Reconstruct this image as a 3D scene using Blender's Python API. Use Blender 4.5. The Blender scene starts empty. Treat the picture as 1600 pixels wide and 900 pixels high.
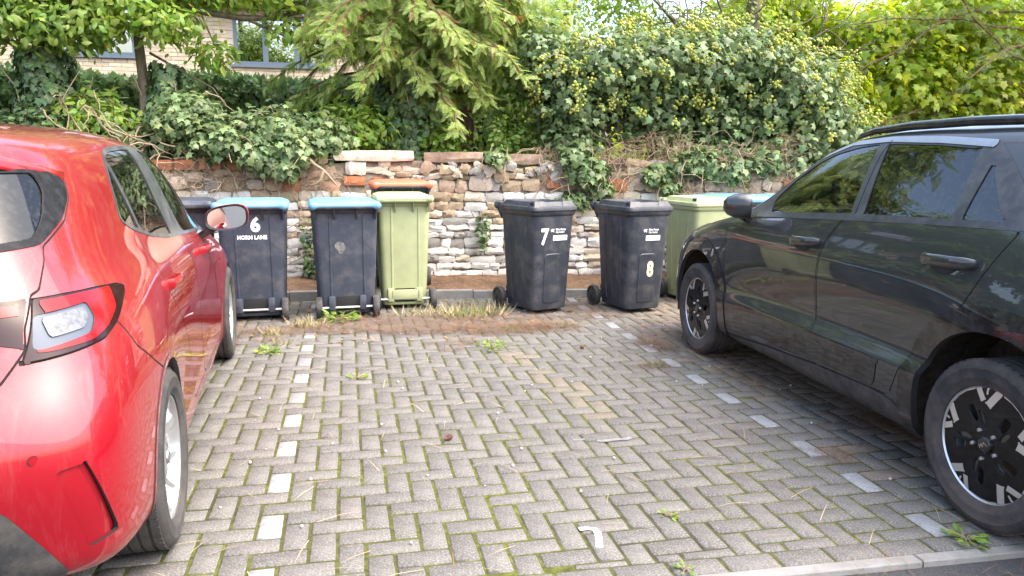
import bpy, bmesh, math, random
import numpy as np
from mathutils import Vector, Matrix
random.seed(7); rng = np.random.default_rng(7)
S = bpy.context.scene
COL = S.collection
rad = math.radians

# ------------------------------------------------------------------ camera
CAM_F, CAM_YAW, CAM_PITCH, CAM_ROLL, CAM_H = 1168.12, .216419, .170412, -.00703888, 1.41064
_fw = Vector((math.sin(CAM_YAW)*math.cos(CAM_PITCH), math.cos(CAM_YAW)*math.cos(CAM_PITCH), -math.sin(CAM_PITCH)))
_r0 = Vector((math.cos(CAM_YAW), -math.sin(CAM_YAW), 0)); _d0 = _fw.cross(_r0)
_rt = _r0*math.cos(CAM_ROLL) + _d0*math.sin(CAM_ROLL); _dn = _d0*math.cos(CAM_ROLL) - _r0*math.sin(CAM_ROLL)
cam = bpy.data.cameras.new('camera'); camo = bpy.data.objects.new('camera', cam); COL.objects.link(camo)
M = Matrix((_rt, -_dn, -_fw)).transposed().to_4x4(); M.translation = (0, 0, CAM_H)
camo.matrix_world = M
cam.sensor_width = 36; cam.lens = 36*CAM_F/1600; cam.clip_start = .05; cam.clip_end = 2000
S.camera = camo

# ------------------------------------------------------------------ light
SUN_AZ, SUN_EL = rad(122), rad(58)            # azimuth from +Y towards +X
W = bpy.data.worlds.new('World'); S.world = W; W.use_nodes = True
nt = W.node_tree; nt.nodes.clear()
sky = nt.nodes.new('ShaderNodeTexSky'); sky.sky_type = 'NISHITA'; sky.sun_disc = False
sky.sun_elevation = SUN_EL; sky.sun_rotation = SUN_AZ; sky.air_density = 1.0; sky.dust_density = 4.5; sky.ozone_density = .8
bg = nt.nodes.new('ShaderNodeBackground'); bg.inputs['Strength'].default_value = .15
wo = nt.nodes.new('ShaderNodeOutputWorld')
nt.links.new(sky.outputs[0], bg.inputs[0]); nt.links.new(bg.outputs[0], wo.inputs[0])
sl = bpy.data.lights.new('sun', 'SUN'); sl.energy = 1.1; sl.angle = rad(95); sl.color = (1, .95, .88)
so = bpy.data.objects.new('sun', sl); COL.objects.link(so)
sd = Vector((math.sin(SUN_AZ)*math.cos(SUN_EL), math.cos(SUN_AZ)*math.cos(SUN_EL), math.sin(SUN_EL)))
so.rotation_euler = sd.to_track_quat('Z', 'Y').to_euler(); so.location = (2, -4, 12)
S.view_settings.view_transform = 'Standard'; S.view_settings.look = 'None'
S.view_settings.exposure = 2.35; S.view_settings.gamma = 1.0
S.cycles.max_bounces = 8; S.cycles.transparent_max_bounces = 16; S.cycles.diffuse_bounces = 4; S.cycles.glossy_bounces = 4
S.cycles.caustics_reflective = False; S.cycles.caustics_refractive = False

# ------------------------------------------------------------------ naming helpers
def tag(o, label=None, cat=None, group=None, kind=None):
    if label: o['label'] = label
    if cat: o['category'] = cat
    if group: o['group'] = group
    if kind: o['kind'] = kind
    return o
def empty(name, loc=(0, 0, 0), rz=0, label=None, cat=None, group=None):
    o = bpy.data.objects.new(name, None); COL.objects.link(o)
    o.location = loc; o.rotation_euler = (0, 0, rz); o.empty_display_size = .1
    return tag(o, label, cat, group)
def kids(o): return [c for c in bpy.data.objects if c.parent == o]
def link(name, me, parent=None):
    o = bpy.data.objects.new(name, me); COL.objects.link(o)
    if parent: o.parent = parent
    return o
def copy_tree(root):
    r = root.copy(); COL.objects.link(r)
    for k in kids(root):
        c = k.copy(); COL.objects.link(c); c.parent = r
        for g in kids(k):
            d = g.copy(); COL.objects.link(d); d.parent = c
    return r

# ------------------------------------------------------------------ mesh helpers
def np_mesh(name, V, F, mat, parent=None, smooth=False, angle=None, mats=None, midx=None):
    """V (n,3); F list of arrays (m,k) or a list of tuples"""
    me = bpy.data.meshes.new(name)
    V = np.asarray(V, np.float32)
    if isinstance(F, np.ndarray): F = [F]
    if len(F) and not isinstance(F[0], np.ndarray):
        flat = np.fromiter((i for f in F for i in f), np.int32); cnt = np.array([len(f) for f in F], np.int32)
    else:
        flat = np.concatenate([f.reshape(-1) for f in F]).astype(np.int32)
        cnt = np.concatenate([np.full(len(f), f.shape[1], np.int32) for f in F])
    st = np.concatenate([[0], np.cumsum(cnt)[:-1]]).astype(np.int32)
    me.vertices.add(len(V)); me.vertices.foreach_set('co', V.reshape(-1))
    me.loops.add(len(flat)); me.loops.foreach_set('vertex_index', flat)
    me.polygons.add(len(cnt)); me.polygons.foreach_set('loop_start', st); me.polygons.foreach_set('loop_total', cnt)
    me.update(calc_edges=True); me.validate()
    if mats:
        for m in mats: me.materials.append(m)
        if midx is not None: me.polygons.foreach_set('material_index', np.asarray(midx, np.int32))
    elif mat: me.materials.append(mat)
    if smooth or angle:
        me.polygons.foreach_set('use_smooth', np.ones(len(me.polygons), bool))
        if angle: me.set_sharp_from_angle(angle=rad(angle))
    return link(name, me, parent) if parent is not False else me

class MB:
    def __init__(s): s.v = []; s.f = []
    def add(s, V, F):
        o = len(s.v); s.v += [tuple(map(float, p)) for p in V]; s.f += [tuple(o+i for i in f) for f in F]; return s
    def box(s, c, d, rot=None, bev=0):
        hx, hy, hz = d[0]/2, d[1]/2, d[2]/2
        if bev:
            bm = bmesh.new(); bmesh.ops.create_cube(bm, size=1)
            for v in bm.verts: v.co = Vector((v.co.x*d[0], v.co.y*d[1], v.co.z*d[2]))
            bmesh.ops.bevel(bm, geom=bm.edges[:], offset=bev, segments=2, affect='EDGES', profile=.5)
            V = [v.co.copy() for v in bm.verts]; F = [[v.index for v in f.verts] for f in bm.faces]
            bm.verts.index_update(); F = [[v.index for v in f.verts] for f in bm.faces]; bm.free()
        else:
            V = [Vector((x, y, z)) for x in (-hx, hx) for y in (-hy, hy) for z in (-hz, hz)]
            F = [(0, 1, 3, 2), (4, 6, 7, 5), (0, 4, 5, 1), (2, 3, 7, 6), (0, 2, 6, 4), (1, 5, 7, 3)]
        if rot: V = [rot @ v for v in V]
        return s.add([v + Vector(c) for v in V], F)
    def loft(s, rings, cap=True, close=True):
        n = len(rings[0]); V = [p for r in rings for p in r]; F = []
        for i in range(len(rings)-1):
            for j in range(n if close else n-1):
                k = (j+1) % n
                F.append((i*n+j, i*n+k, (i+1)*n+k, (i+1)*n+j))
        if cap: F += [tuple(range(n-1, -1, -1)), tuple((len(rings)-1)*n+i for i in range(n))]
        return s.add(V, F)
    def tube(s, pts, r, n=6, cap=True):
        pts = [Vector(p) for p in pts]; rr = r if hasattr(r, '__len__') else [r]*len(pts); rings = []
        up = Vector((0, 0, 1)); side = None
        for i, p in enumerate(pts):
            t = (pts[min(i+1, len(pts)-1)] - pts[max(i-1, 0)]).normalized()
            if side is None:
                side = t.cross(up if abs(t.z) < .9 else Vector((1, 0, 0))).normalized()
            side = (side - t*side.dot(t)).normalized(); q = t.cross(side)
            rings.append([p + (side*math.cos(2*math.pi*k/n) + q*math.sin(2*math.pi*k/n))*rr[i] for k in range(n)])
        return s.loft(rings, cap)
    def lathe(s, prof, n=48, axis='y', c=(0, 0, 0), closed=False):
        """prof: (radius, offset along axis)"""
        rings = []
        for r, h in prof:
            ring = []
            for k in range(n):
                a = 2*math.pi*k/n; p = (r*math.cos(a), r*math.sin(a))
                q = (p[0], h, p[1]) if axis == 'y' else ((p[0], p[1], h) if axis == 'z' else (h, p[0], p[1]))
                ring.append(Vector(q) + Vector(c))
            rings.append(ring)
        if closed: rings.append(rings[0])
        return s.loft(rings, cap=False)
    def prism(s, poly, y0, y1, mp):
        """poly in 2D, mp(x, z, y) -> 3D"""
        n = len(poly)
        V = [mp(p[0], p[1], y0) for p in poly] + [mp(p[0], p[1], y1) for p in poly]
        F = [tuple(range(n)), tuple(range(2*n-1, n-1, -1))] + [(i, i+n, (i+1) % n + n, (i+1) % n) for i in range(n)]
        return s.add(V, F)
    def build(s, name, mat, parent=None, angle=35, recalc=True):
        me = bpy.data.meshes.new(name); me.from_pydata(s.v, [], s.f)
        if recalc:
            bm = bmesh.new(); bm.from_mesh(me); bmesh.ops.recalc_face_normals(bm, faces=bm.faces); bm.to_mesh(me); bm.free()
        if mat: me.materials.append(mat)
        me.polygons.foreach_set('use_smooth', np.ones(len(me.polygons), bool))
        me.set_sharp_from_angle(angle=rad(angle))
        return link(name, me, parent)

def rrect(w, d, r, z, n=5, cx=0, cy=0):
    """rounded rectangle ring"""
    out = []
    for qx, qy, a0 in ((1, 1, 0), (-1, 1, 90), (-1, -1, 180), (1, -1, 270)):
        for k in range(n):
            a = rad(a0 + 90*k/(n-1))
            out.append(Vector((cx + qx*(w/2-r) + r*math.cos(a), cy + qy*(d/2-r) + r*math.sin(a), z)))
    return out

def text_mesh(name, txt, size, mat, parent, mtx, bold=0.0, depth=.0006, sx=1.0, align='CENTER', space=1.0):
    cu = bpy.data.curves.new(name, 'FONT'); cu.body = txt; cu.size = size; cu.offset = bold*size; cu.extrude = depth
    cu.align_x = align; cu.align_y = 'CENTER'; cu.resolution_u = 3; cu.space_character = space
    tmp = bpy.data.objects.new('tmp_text', cu); COL.objects.link(tmp)
    dg = bpy.context.evaluated_depsgraph_get(); me = bpy.data.meshes.new_from_object(tmp.evaluated_get(dg))
    bpy.data.objects.remove(tmp); bpy.data.curves.remove(cu)
    me.transform(mtx @ Matrix.Diagonal((sx, 1, 1, 1))); me.materials.clear(); me.materials.append(mat); me.name = name
    return link(name, me, parent)

# ------------------------------------------------------------------ materials
def nd(t, typ, **kw):
    n = t.nodes.new(typ)
    for k, v in kw.items(): setattr(n, k, v)
    return n
def mat(name, col, rough=.6, metal=0, spec=.5, var=.12, vscale=6, detail=6, bump=0, bscale=40, coat=0, isl=0, hue=0,
        dirt=None, dscale=3, damt=.5, dpos=.55, coord='Object', stretch=None, rvar=0, trans=0):
    m = bpy.data.materials.new(name); m.use_nodes = True; t = m.node_tree; b = t.nodes['Principled BSDF']; lk = t.links.new
    tc = nd(t, 'ShaderNodeTexCoord'); co = tc.outputs[coord]
    if coord == 'World':
        pass
    if stretch:
        mp = nd(t, 'ShaderNodeMapping'); mp.inputs['Scale'].default_value = stretch; lk(co, mp.inputs[0]); co = mp.outputs[0]
    nz = nd(t, 'ShaderNodeTexNoise'); nz.inputs['Scale'].default_value = vscale; nz.inputs['Detail'].default_value = detail; nz.inputs['Roughness'].default_value = .65
    lk(co, nz.inputs['Vector'])
    mr = nd(t, 'ShaderNodeMapRange'); mr.inputs['From Min'].default_value = .3; mr.inputs['From Max'].default_value = .7
    mr.inputs['To Min'].default_value = 1-var; mr.inputs['To Max'].default_value = 1+var; lk(nz.outputs[0], mr.inputs[0])
    hsv = nd(t, 'ShaderNodeHueSaturation'); hsv.inputs['Color'].default_value = (*col, 1); lk(mr.outputs[0], hsv.inputs['Value'])
    c = hsv.outputs[0]
    if isl or hue:
        oi = nd(t, 'ShaderNodeObjectInfo'); ge = nd(t, 'ShaderNodeNewGeometry')
        ad = nd(t, 'ShaderNodeMath', operation='ADD'); lk(oi.outputs['Random'], ad.inputs[0]); lk(ge.outputs['Random Per Island'], ad.inputs[1])
        fr = nd(t, 'ShaderNodeMath', operation='FRACT'); lk(ad.outputs[0], fr.inputs[0])
        m2 = nd(t, 'ShaderNodeMapRange'); m2.inputs['To Min'].default_value = 1-isl; m2.inputs['To Max'].default_value = 1+isl; lk(fr.outputs[0], m2.inputs[0])
        h2 = nd(t, 'ShaderNodeHueSaturation'); lk(c, h2.inputs['Color']); lk(m2.outputs[0], h2.inputs['Value'])
        if hue:
            mu = nd(t, 'ShaderNodeMath', operation='MULTIPLY'); mu.inputs[1].default_value = 7.31; lk(fr.outputs[0], mu.inputs[0])
            f2 = nd(t, 'ShaderNodeMath', operation='FRACT'); lk(mu.outputs[0], f2.inputs[0])
            m3 = nd(t, 'ShaderNodeMapRange'); m3.inputs['To Min'].default_value = .5-hue; m3.inputs['To Max'].default_value = .5+hue; lk(f2.outputs[0], m3.inputs[0])
            lk(m3.outputs[0], h2.inputs['Hue'])
        c = h2.outputs[0]
    if dirt:
        n2 = nd(t, 'ShaderNodeTexNoise'); n2.inputs['Scale'].default_value = dscale; n2.inputs['Detail'].default_value = 8; n2.inputs['Roughness'].default_value = .7
        lk(co, n2.inputs['Vector'])
        m4 = nd(t, 'ShaderNodeMapRange'); m4.inputs['From Min'].default_value = dpos-.12; m4.inputs['From Max'].default_value = dpos+.12; m4.inputs['To Max'].default_value = damt
        lk(n2.outputs[0], m4.inputs[0])
        mx = nd(t, 'ShaderNodeMix', data_type='RGBA'); lk(m4.outputs[0], mx.inputs[0]); lk(c, mx.inputs[6]); mx.inputs[7].default_value = (*dirt, 1); c = mx.outputs[2]
    lk(c, b.inputs['Base Color'])
    b.inputs['Roughness'].default_value = rough; b.inputs['Metallic'].default_value = metal; b.inputs['Specular IOR Level'].default_value = spec
    if rvar:
        m5 = nd(t, 'ShaderNodeMapRange'); m5.inputs['From Min'].default_value = .3; m5.inputs['From Max'].default_value = .7
        m5.inputs['To Min'].default_value = max(0, rough-rvar); m5.inputs['To Max'].default_value = rough+rvar; lk(nz.outputs[0], m5.inputs[0]); lk(m5.outputs[0], b.inputs['Roughness'])
    if coat: b.inputs['Coat Weight'].default_value = coat; b.inputs['Coat Roughness'].default_value = .03
    if bump:
        nb = nd(t, 'ShaderNodeTexNoise'); nb.inputs['Scale'].default_value = bscale; nb.inputs['Detail'].default_value = 8; lk(tc.outputs[coord], nb.inputs['Vector'])
        bp = nd(t, 'ShaderNodeBump'); bp.inputs['Strength'].default_value = bump; bp.inputs['Distance'].default_value = .01; lk(nb.outputs[0], bp.inputs['Height']); lk(bp.outputs[0], b.inputs['Normal'])
    if trans:
        tl = nd(t, 'ShaderNodeBsdfTranslucent'); h3 = nd(t, 'ShaderNodeHueSaturation'); h3.inputs['Value'].default_value = 1.9; h3.inputs['Saturation'].default_value = 1.1; h3.inputs['Hue'].default_value = .487
        lk(c, h3.inputs['Color']); lk(h3.outputs[0], tl.inputs[0])
        ms = nd(t, 'ShaderNodeMixShader'); ms.inputs[0].default_value = trans; lk(b.outputs[0], ms.inputs[1]); lk(tl.outputs[0], ms.inputs[2]); lk(ms.outputs[0], t.nodes['Material Output'].inputs[0])
    return m

def glass_mat(name, tint, refl_min=.05, rough=.0, dust=.0):
    m = bpy.data.materials.new(name); m.use_nodes = True; t = m.node_tree; t.nodes.clear(); lk = t.links.new
    o = nd(t, 'ShaderNodeOutputMaterial'); tr = nd(t, 'ShaderNodeBsdfTransparent'); tr.inputs[0].default_value = (*tint, 1)
    gl = nd(t, 'ShaderNodeBsdfGlossy'); gl.inputs['Roughness'].default_value = rough
    fr = nd(t, 'ShaderNodeFresnel'); fr.inputs[0].default_value = 1.55
    ad = nd(t, 'ShaderNodeMath', operation='ADD'); ad.inputs[1].default_value = refl_min; ad.use_clamp = True; lk(fr.outputs[0], ad.inputs[0])
    mx = nd(t, 'ShaderNodeMixShader'); lk(ad.outputs[0], mx.inputs[0]); lk(tr.outputs[0], mx.inputs[1]); lk(gl.outputs[0], mx.inputs[2])
    out = mx.outputs[0]
    if dust:
        tc = nd(t, 'ShaderNodeTexCoord'); nz = nd(t, 'ShaderNodeTexNoise'); nz.inputs['Scale'].default_value = 60; nz.inputs['Detail'].default_value = 6; lk(tc.outputs['Object'], nz.inputs['Vector'])
        mr = nd(t, 'ShaderNodeMapRange'); mr.inputs['From Min'].default_value = .5; mr.inputs['From Max'].default_value = .75; mr.inputs['To Max'].default_value = dust; lk(nz.outputs[0], mr.inputs[0])
        df = nd(t, 'ShaderNodeBsdfDiffuse'); df.inputs[0].default_value = (.5, .5, .45, 1)
        m2 = nd(t, 'ShaderNodeMixShader'); lk(mr.outputs[0], m2.inputs[0]); lk(out, m2.inputs[1]); lk(df.outputs[0], m2.inputs[2]); out = m2.outputs[0]
    lk(out, o.inputs[0]); return m

def paint_mat(name, col, dust, dcol=(.32, .27, .22), metal=.0, rough=.35, streak=(3, 40, 3), dmin=.5, topdust=.3):
    """clear-coated car paint with rain-streaked dust, thicker on upward faces"""
    m = bpy.data.materials.new(name); m.use_nodes = True; t = m.node_tree; b = t.nodes['Principled BSDF']; lk = t.links.new
    tc = nd(t, 'ShaderNodeTexCoord')
    mp = nd(t, 'ShaderNodeMapping'); mp.inputs['Scale'].default_value = streak; lk(tc.outputs['Object'], mp.inputs[0])
    n1 = nd(t, 'ShaderNodeTexNoise'); n1.inputs['Scale'].default_value = 1.0; n1.inputs['Detail'].default_value = 9; n1.inputs['Roughness'].default_value = .75; n1.inputs['Distortion'].default_value = .8; lk(mp.outputs[0], n1.inputs['Vector'])
    n2 = nd(t, 'ShaderNodeTexNoise'); n2.inputs['Scale'].default_value = 160; n2.inputs['Detail'].default_value = 3; lk(tc.outputs['Object'], n2.inputs['Vector'])
    ge = nd(t, 'ShaderNodeNewGeometry'); sx = nd(t, 'ShaderNodeSeparateXYZ'); lk(ge.outputs['Normal'], sx.inputs[0])
    up = nd(t, 'ShaderNodeMapRange'); up.inputs['From Min'].default_value = .1; up.inputs['From Max'].default_value = .95; up.inputs['To Max'].default_value = topdust; lk(sx.outputs[2], up.inputs[0])
    r1 = nd(t, 'ShaderNodeMapRange'); r1.inputs['From Min'].default_value = dmin; r1.inputs['From Max'].default_value = dmin+.22; r1.inputs['To Max'].default_value = dust; lk(n1.outputs[0], r1.inputs[0])
    r2 = nd(t, 'ShaderNodeMapRange'); r2.inputs['From Min'].default_value = .56; r2.inputs['From Max'].default_value = .72; r2.inputs['To Max'].default_value = .35; lk(n2.outputs[0], r2.inputs[0])
    mm = nd(t, 'ShaderNodeMath', operation='MULTIPLY_ADD'); lk(up.outputs[0], mm.inputs[0]); lk(r2.outputs[0], mm.inputs[1]); lk(r1.outputs[0], mm.inputs[2])
    ma = nd(t, 'ShaderNodeMath', operation='MULTIPLY_ADD'); lk(up.outputs[0], ma.inputs[0]); lk(n1.outputs[0], ma.inputs[1]); lk(mm.outputs[0], ma.inputs[2]); ma.use_clamp = True
    mx = nd(t, 'ShaderNodeMix', data_type='RGBA'); lk(ma.outputs[0], mx.inputs[0]); mx.inputs[6].default_value = (*col, 1); mx.inputs[7].default_value = (*dcol, 1)
    lk(mx.outputs[2], b.inputs['Base Color'])
    b.inputs['Roughness'].default_value = rough; b.inputs['Metallic'].default_value = metal
    b.inputs['Coat Weight'].default_value = 1; b.inputs['Specular IOR Level'].default_value = .15
    cr = nd(t, 'ShaderNodeMapRange'); cr.inputs['To Min'].default_value = .02; cr.inputs['To Max'].default_value = .25; lk(ma.outputs[0], cr.inputs[0]); lk(cr.outputs[0], b.inputs['Coat Roughness'])
    return m
# ------------------------------------------------------------------ ground, paving, kerb, road
PW = .1016; PX, PY = -.32805, 2.84385          # paver pitch; centre of a white marker paver in the near-left line
def paver_mat(n, c): return mat(n, c, .88, spec=.3, var=.20, vscale=14, isl=.13, hue=.014, bump=.45, bscale=220, dirt=(.34, .335, .325), dscale=120, damt=.7, dpos=.60)
M_paver = paver_mat('paver concrete', (.110, .102, .091)); M_paver_tan = paver_mat('dusty brown paver', (.145, .115, .086)); M_paver_sun = paver_mat('sun streak paver', (.138, .117, .086)); M_paver_dk = paver_mat('oil darkened paver', (.11, .10, .09))  # the yellow variant has a streak of sunlight put into its colour
M_white = mat('worn white paint', (.27, .275, .285), .7, var=.3, vscale=22, bump=.2, bscale=200, dirt=(.13, .123, .115), dscale=28, damt=.8, dpos=.545)
M_faded = mat('faded white paint', (.22, .22, .225), .8, var=.14, vscale=22, bump=.2, bscale=200, dirt=(.14, .13, .12), dscale=20, damt=.9, dpos=.5)
M_joint = mat('mossy joint', (.085, .092, .022), .95, spec=.1, var=.5, vscale=30, dirt=(.045, .04, .03), dscale=1.3, damt=.92, dpos=.545, bump=.8, bscale=90)
M_kerb = mat('kerb concrete', (.22, .215, .205), .9, spec=.3, var=.15, vscale=12, isl=.08, bump=.4, bscale=150, dirt=(.16, .14, .11), dscale=5, damt=.6)
M_asph = mat('asphalt', (.05, .05, .052), .92, spec=.3, var=.35, vscale=160, detail=2, bump=1.0, bscale=130, dirt=(.14, .135, .13), dscale=120, damt=.7, dpos=.64)
M_soil = mat('needle covered soil', (.15, .095, .062), .97, spec=.1, var=.4, vscale=18, bump=1.0, bscale=35, dirt=(.045, .033, .022), dscale=4, damt=.7)

def kerb_y(x): return 2.225 - .037*x           # back edge of the kerb
def edge_y(x): return 7.60 - .105*x            # front of the concrete edging behind the bins
def wall_y(x): return 8.42 - .10*(x - .8)      # front of the stone wall

def clip(poly, a, b, c):
    """keep the part of a convex polygon with a*x + b*y >= c"""
    out = []
    for i, p in enumerate(poly):
        q = poly[(i+1) % len(poly)]; dp = a*p[0]+b*p[1]-c; dq = a*q[0]+b*q[1]-c
        if dp >= 0: out.append(p)
        if dp*dq < 0:
            t = dp/(dp-dq); out.append((p[0]+(q[0]-p[0])*t, p[1]+(q[1]-p[1])*t))
    return out
def inset(poly, d):
    n = len(poly); out = []
    for i in range(n):
        p0, p1, p2 = Vector(poly[i-1]), Vector(poly[i]), Vector(poly[(i+1) % n])
        e1 = (p1-p0).normalized(); e2 = (p2-p1).normalized()
        n1 = Vector((-e1.y, e1.x)); n2 = Vector((-e2.y, e2.x)); k = 1 + n1.dot(n2)
        out.append(tuple(p1 + (n1+n2)*(d/max(k, .3))))
    return out
def paver_geo(poly, top, tilt):
    """chamfered prism: bottom ring, shoulder ring, top ring"""
    n = len(poly); a = poly; b = inset(poly, .006); cx = sum(p[0] for p in poly)/n; cy = sum(p[1] for p in poly)/n
    zz = lambda p: top + (p[0]-cx)*tilt[0] + (p[1]-cy)*tilt[1]
    V = [(p[0], p[1], -.05) for p in a] + [(p[0], p[1], zz(p)-.006) for p in a] + [(p[0], p[1], zz(p)) for p in b]
    F = [tuple(2*n+i for i in range(n))]
    for r in (0, n):
        F += [(r+i, r+(i+1) % n, r+n+(i+1) % n, r+n+i) for i in range(n)]
    return V, F

GND = np_mesh('ground', [(-60, -40, -.06), (60, -40, -.06), (60, 90, -.06), (-60, 90, -.06)], [(0, 1, 2, 3)], M_soil); tag(GND, kind='structure')
x0, x1 = -9, 12
bay = np_mesh('paved_parking_bay', [(x0, kerb_y(x0), -.0055), (x1, kerb_y(x1), -.0055), (x1, edge_y(x1), -.0055), (x0, edge_y(x0), -.0055)], [(0, 1, 2, 3)], M_joint); tag(bay, kind='structure')
kb = empty('kerb'); tag(kb, kind='structure')
k = 0; xs = -9.0
while xs < 12:
    xe = xs + .915
    ya, yb = kerb_y(xs), kerb_y(xe); mb = MB(); g = .003
    V = []
    for (x, y) in ((xs+g, ya), (xe-g, yb), (xe-g, yb-.05), (xs+g, ya-.05)): V.append((x, y))
    b = inset([V[3], V[2], V[1], V[0]], .004)
    P = [V[3], V[2], V[1], V[0]]
    vv = [(p[0], p[1], -.15) for p in P] + [(p[0], p[1], -.004) for p in P] + [(p[0], p[1], .001) for p in b]
    ff = [(8, 9, 10, 11)] + [(r+i, r+(i+1) % 4, r+4+(i+1) % 4, r+4+i) for r in (0, 4) for i in range(4)]
    mb.add(vv, ff).build('kerb_stone', M_kerb, kb, recalc=False); xs = xe
road = np_mesh('road', [(-60, -40, -.03), (60, -40, -.03), (60, kerb_y(60)-.052, -.024), (-60, kerb_y(-60)-.052, -.024)], [(0, 1, 2, 3)], M_asph); tag(road, kind='structure')

pav = []     # (poly, material key, centre)
marks = {}
for n in range(-1, 12):
    marks[(0, 4*n)] = 'w'; marks[(25, 4*n-5+4)] = 'w'
marks[(0, 16)] = 'f'; marks[(0, 24)] = 'f'
G2 = .0056
for i in range(-40, 75):
    for j in range(-12, 62):
        k = (i+j) % 4; xc = PX + i*PW; yb = PY - PW + j*PW
        if k == 0: r = (xc-PW/2, yb, xc+PW/2, yb+2*PW)
        elif k == 2: r = (xc-PW/2, yb, xc+1.5*PW, yb+PW)
        else: continue
        if r[0] < -3.2 or r[2] > 6.2: continue
        p = [(r[0]+G2, r[1]+G2), (r[2]-G2, r[1]+G2), (r[2]-G2, r[3]-G2), (r[0]+G2, r[3]-G2)]
        # the stretcher course along the kerb and the concrete edging cut the herringbone
        p = clip(p, .037, 1, 2.225+PW+.006)
        if len(p) > 2: p = clip(p, -.105, -1, -(7.60-.006))
        if len(p) < 3: continue
        xs_ = [q[0] for q in p]; ys_ = [q[1] for q in p]
        if max(xs_)-min(xs_) < .03 or max(ys_)-min(ys_) < .03: continue
        key = marks.get((i, j), 'p') if k == 0 else 'p'
        pav.append((p, key, (sum(xs_)/len(p), sum(ys_)/len(p))))
x = -3.2
while x < 6:
    p = [(x+G2, kerb_y(x)+.004), (x+2*PW-G2, kerb_y(x+2*PW)+.004), (x+2*PW-G2, kerb_y(x+2*PW)+PW), (x+G2, kerb_y(x)+PW)]
    pav.append((p, 'p', (x+PW, kerb_y(x)+PW/2))); x += 2*PW
def pix(P):
    d = Vector(P) - Vector((0, 0, CAM_H)); z = d.dot(_fw)
    return (800 + CAM_F*d.dot(_rt)/z, 450 + CAM_F*d.dot(_dn)/z, z) if z > .1 else (-999, -999, z)
def covered(x, y):     # under the cars
    return (x < -.72 - .066*(y-2.8) and y < 6.3) or (x > 2.45 + .046*(y-2.3) and y > 1.6 and y < 5.9)
vis = []
for q, (p, key, c) in enumerate(pav):
    u, v, z = pix((c[0], c[1], 0))
    if -30 < u < 1630 and v < 930 and not covered(*c): vis.append((z if key == 'p' else z-2.5, q))
vis = set(q for _, q in sorted(vis)[:298])
rV, rF = [], []
PM = {'p': M_paver, 'w': M_white, 'f': M_faded, 't': M_paver_tan, 'y': M_paver_sun, 'd': M_paver_dk}
PL = list(PM); rM = []
def tint(c, key):
    if key != 'p': return key
    x, y = c
    if 3.75 < y < 5.45 and abs(x-(1.12+.28*(5.42-y)/1.62)) < .085+.02*math.sin(y*9) and random.random() < .93: return 'y'  # band of pavers painted as the sun streak
    k = (x-2.45-.05*(y-3))/.5 + .35*math.sin(y*3.1) + random.gauss(0, .35)
    if y > 2.7 and k > 0: return 't'
    if random.random() < .02: return 'd'
    return 'p'
for q, (p, key, c) in enumerate(pav):
    tz = rng.normal(0, .0012); tl = rng.normal(0, .012, 2)
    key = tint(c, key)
    if q in vis:
        V, F = paver_geo([(a-c[0], b-c[1]) for a, b in p], 0, tl)
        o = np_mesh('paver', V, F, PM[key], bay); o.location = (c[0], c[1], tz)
    elif key not in 'wf':
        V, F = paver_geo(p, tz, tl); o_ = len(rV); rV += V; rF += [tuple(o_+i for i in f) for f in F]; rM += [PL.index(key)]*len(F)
    else:
        V, F = paver_geo([(a-c[0], b-c[1]) for a, b in p], 0, tl)
        o = np_mesh('paver', V, F, PM[key], bay); o.location = (c[0], c[1], tz)
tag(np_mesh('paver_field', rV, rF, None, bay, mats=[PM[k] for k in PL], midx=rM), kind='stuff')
# remains of the white painted bay number on the near pavers, flat paint sheets
def paint_strip(pts, w, z=.0036):
    V, F = [], []
    for i, p in enumerate(pts):
        a = Vector(pts[max(i-1, 0)]); b = Vector(pts[min(i+1, len(pts)-1)]); t = (b-a).normalized(); nn = Vector((-t.y, t.x))
        j = .82 + .3*random.random()
        V += [(p[0]+nn.x*w/2*j, p[1]+nn.y*w/2*j, z), (p[0]-nn.x*w/2*j, p[1]-nn.y*w/2*j, z)]
    F = [(2*i, 2*i+1, 2*i+3, 2*i+2) for i in range(len(pts)-1)]
    return V, F
# painted remains of the bay number
M_num = mat('white road paint', (.70, .68, .64), .7, var=.1, vscale=40, dirt=(.25, .24, .22), dscale=60, damt=.8, dpos=.63)
V, F = paint_strip([(.838, 2.572), (.868, 2.572), (.897, 2.560), (.899, 2.53), (.888, 2.48), (.870, 2.425)], .026)
np_mesh('painted_number', V, F, M_num, bay)
V, F = paint_strip([(1.205, 3.437), (1.25, 3.43), (1.30, 3.436), (1.36, 3.432), (1.39, 3.45)], .03); np_mesh('painted_number', V, F, M_faded, bay)
V, F = paint_strip([(1.09, 3.475), (1.13, 3.468), (1.15, 3.475)], .02); np_mesh('painted_number', V, F, M_faded, bay)

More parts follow.
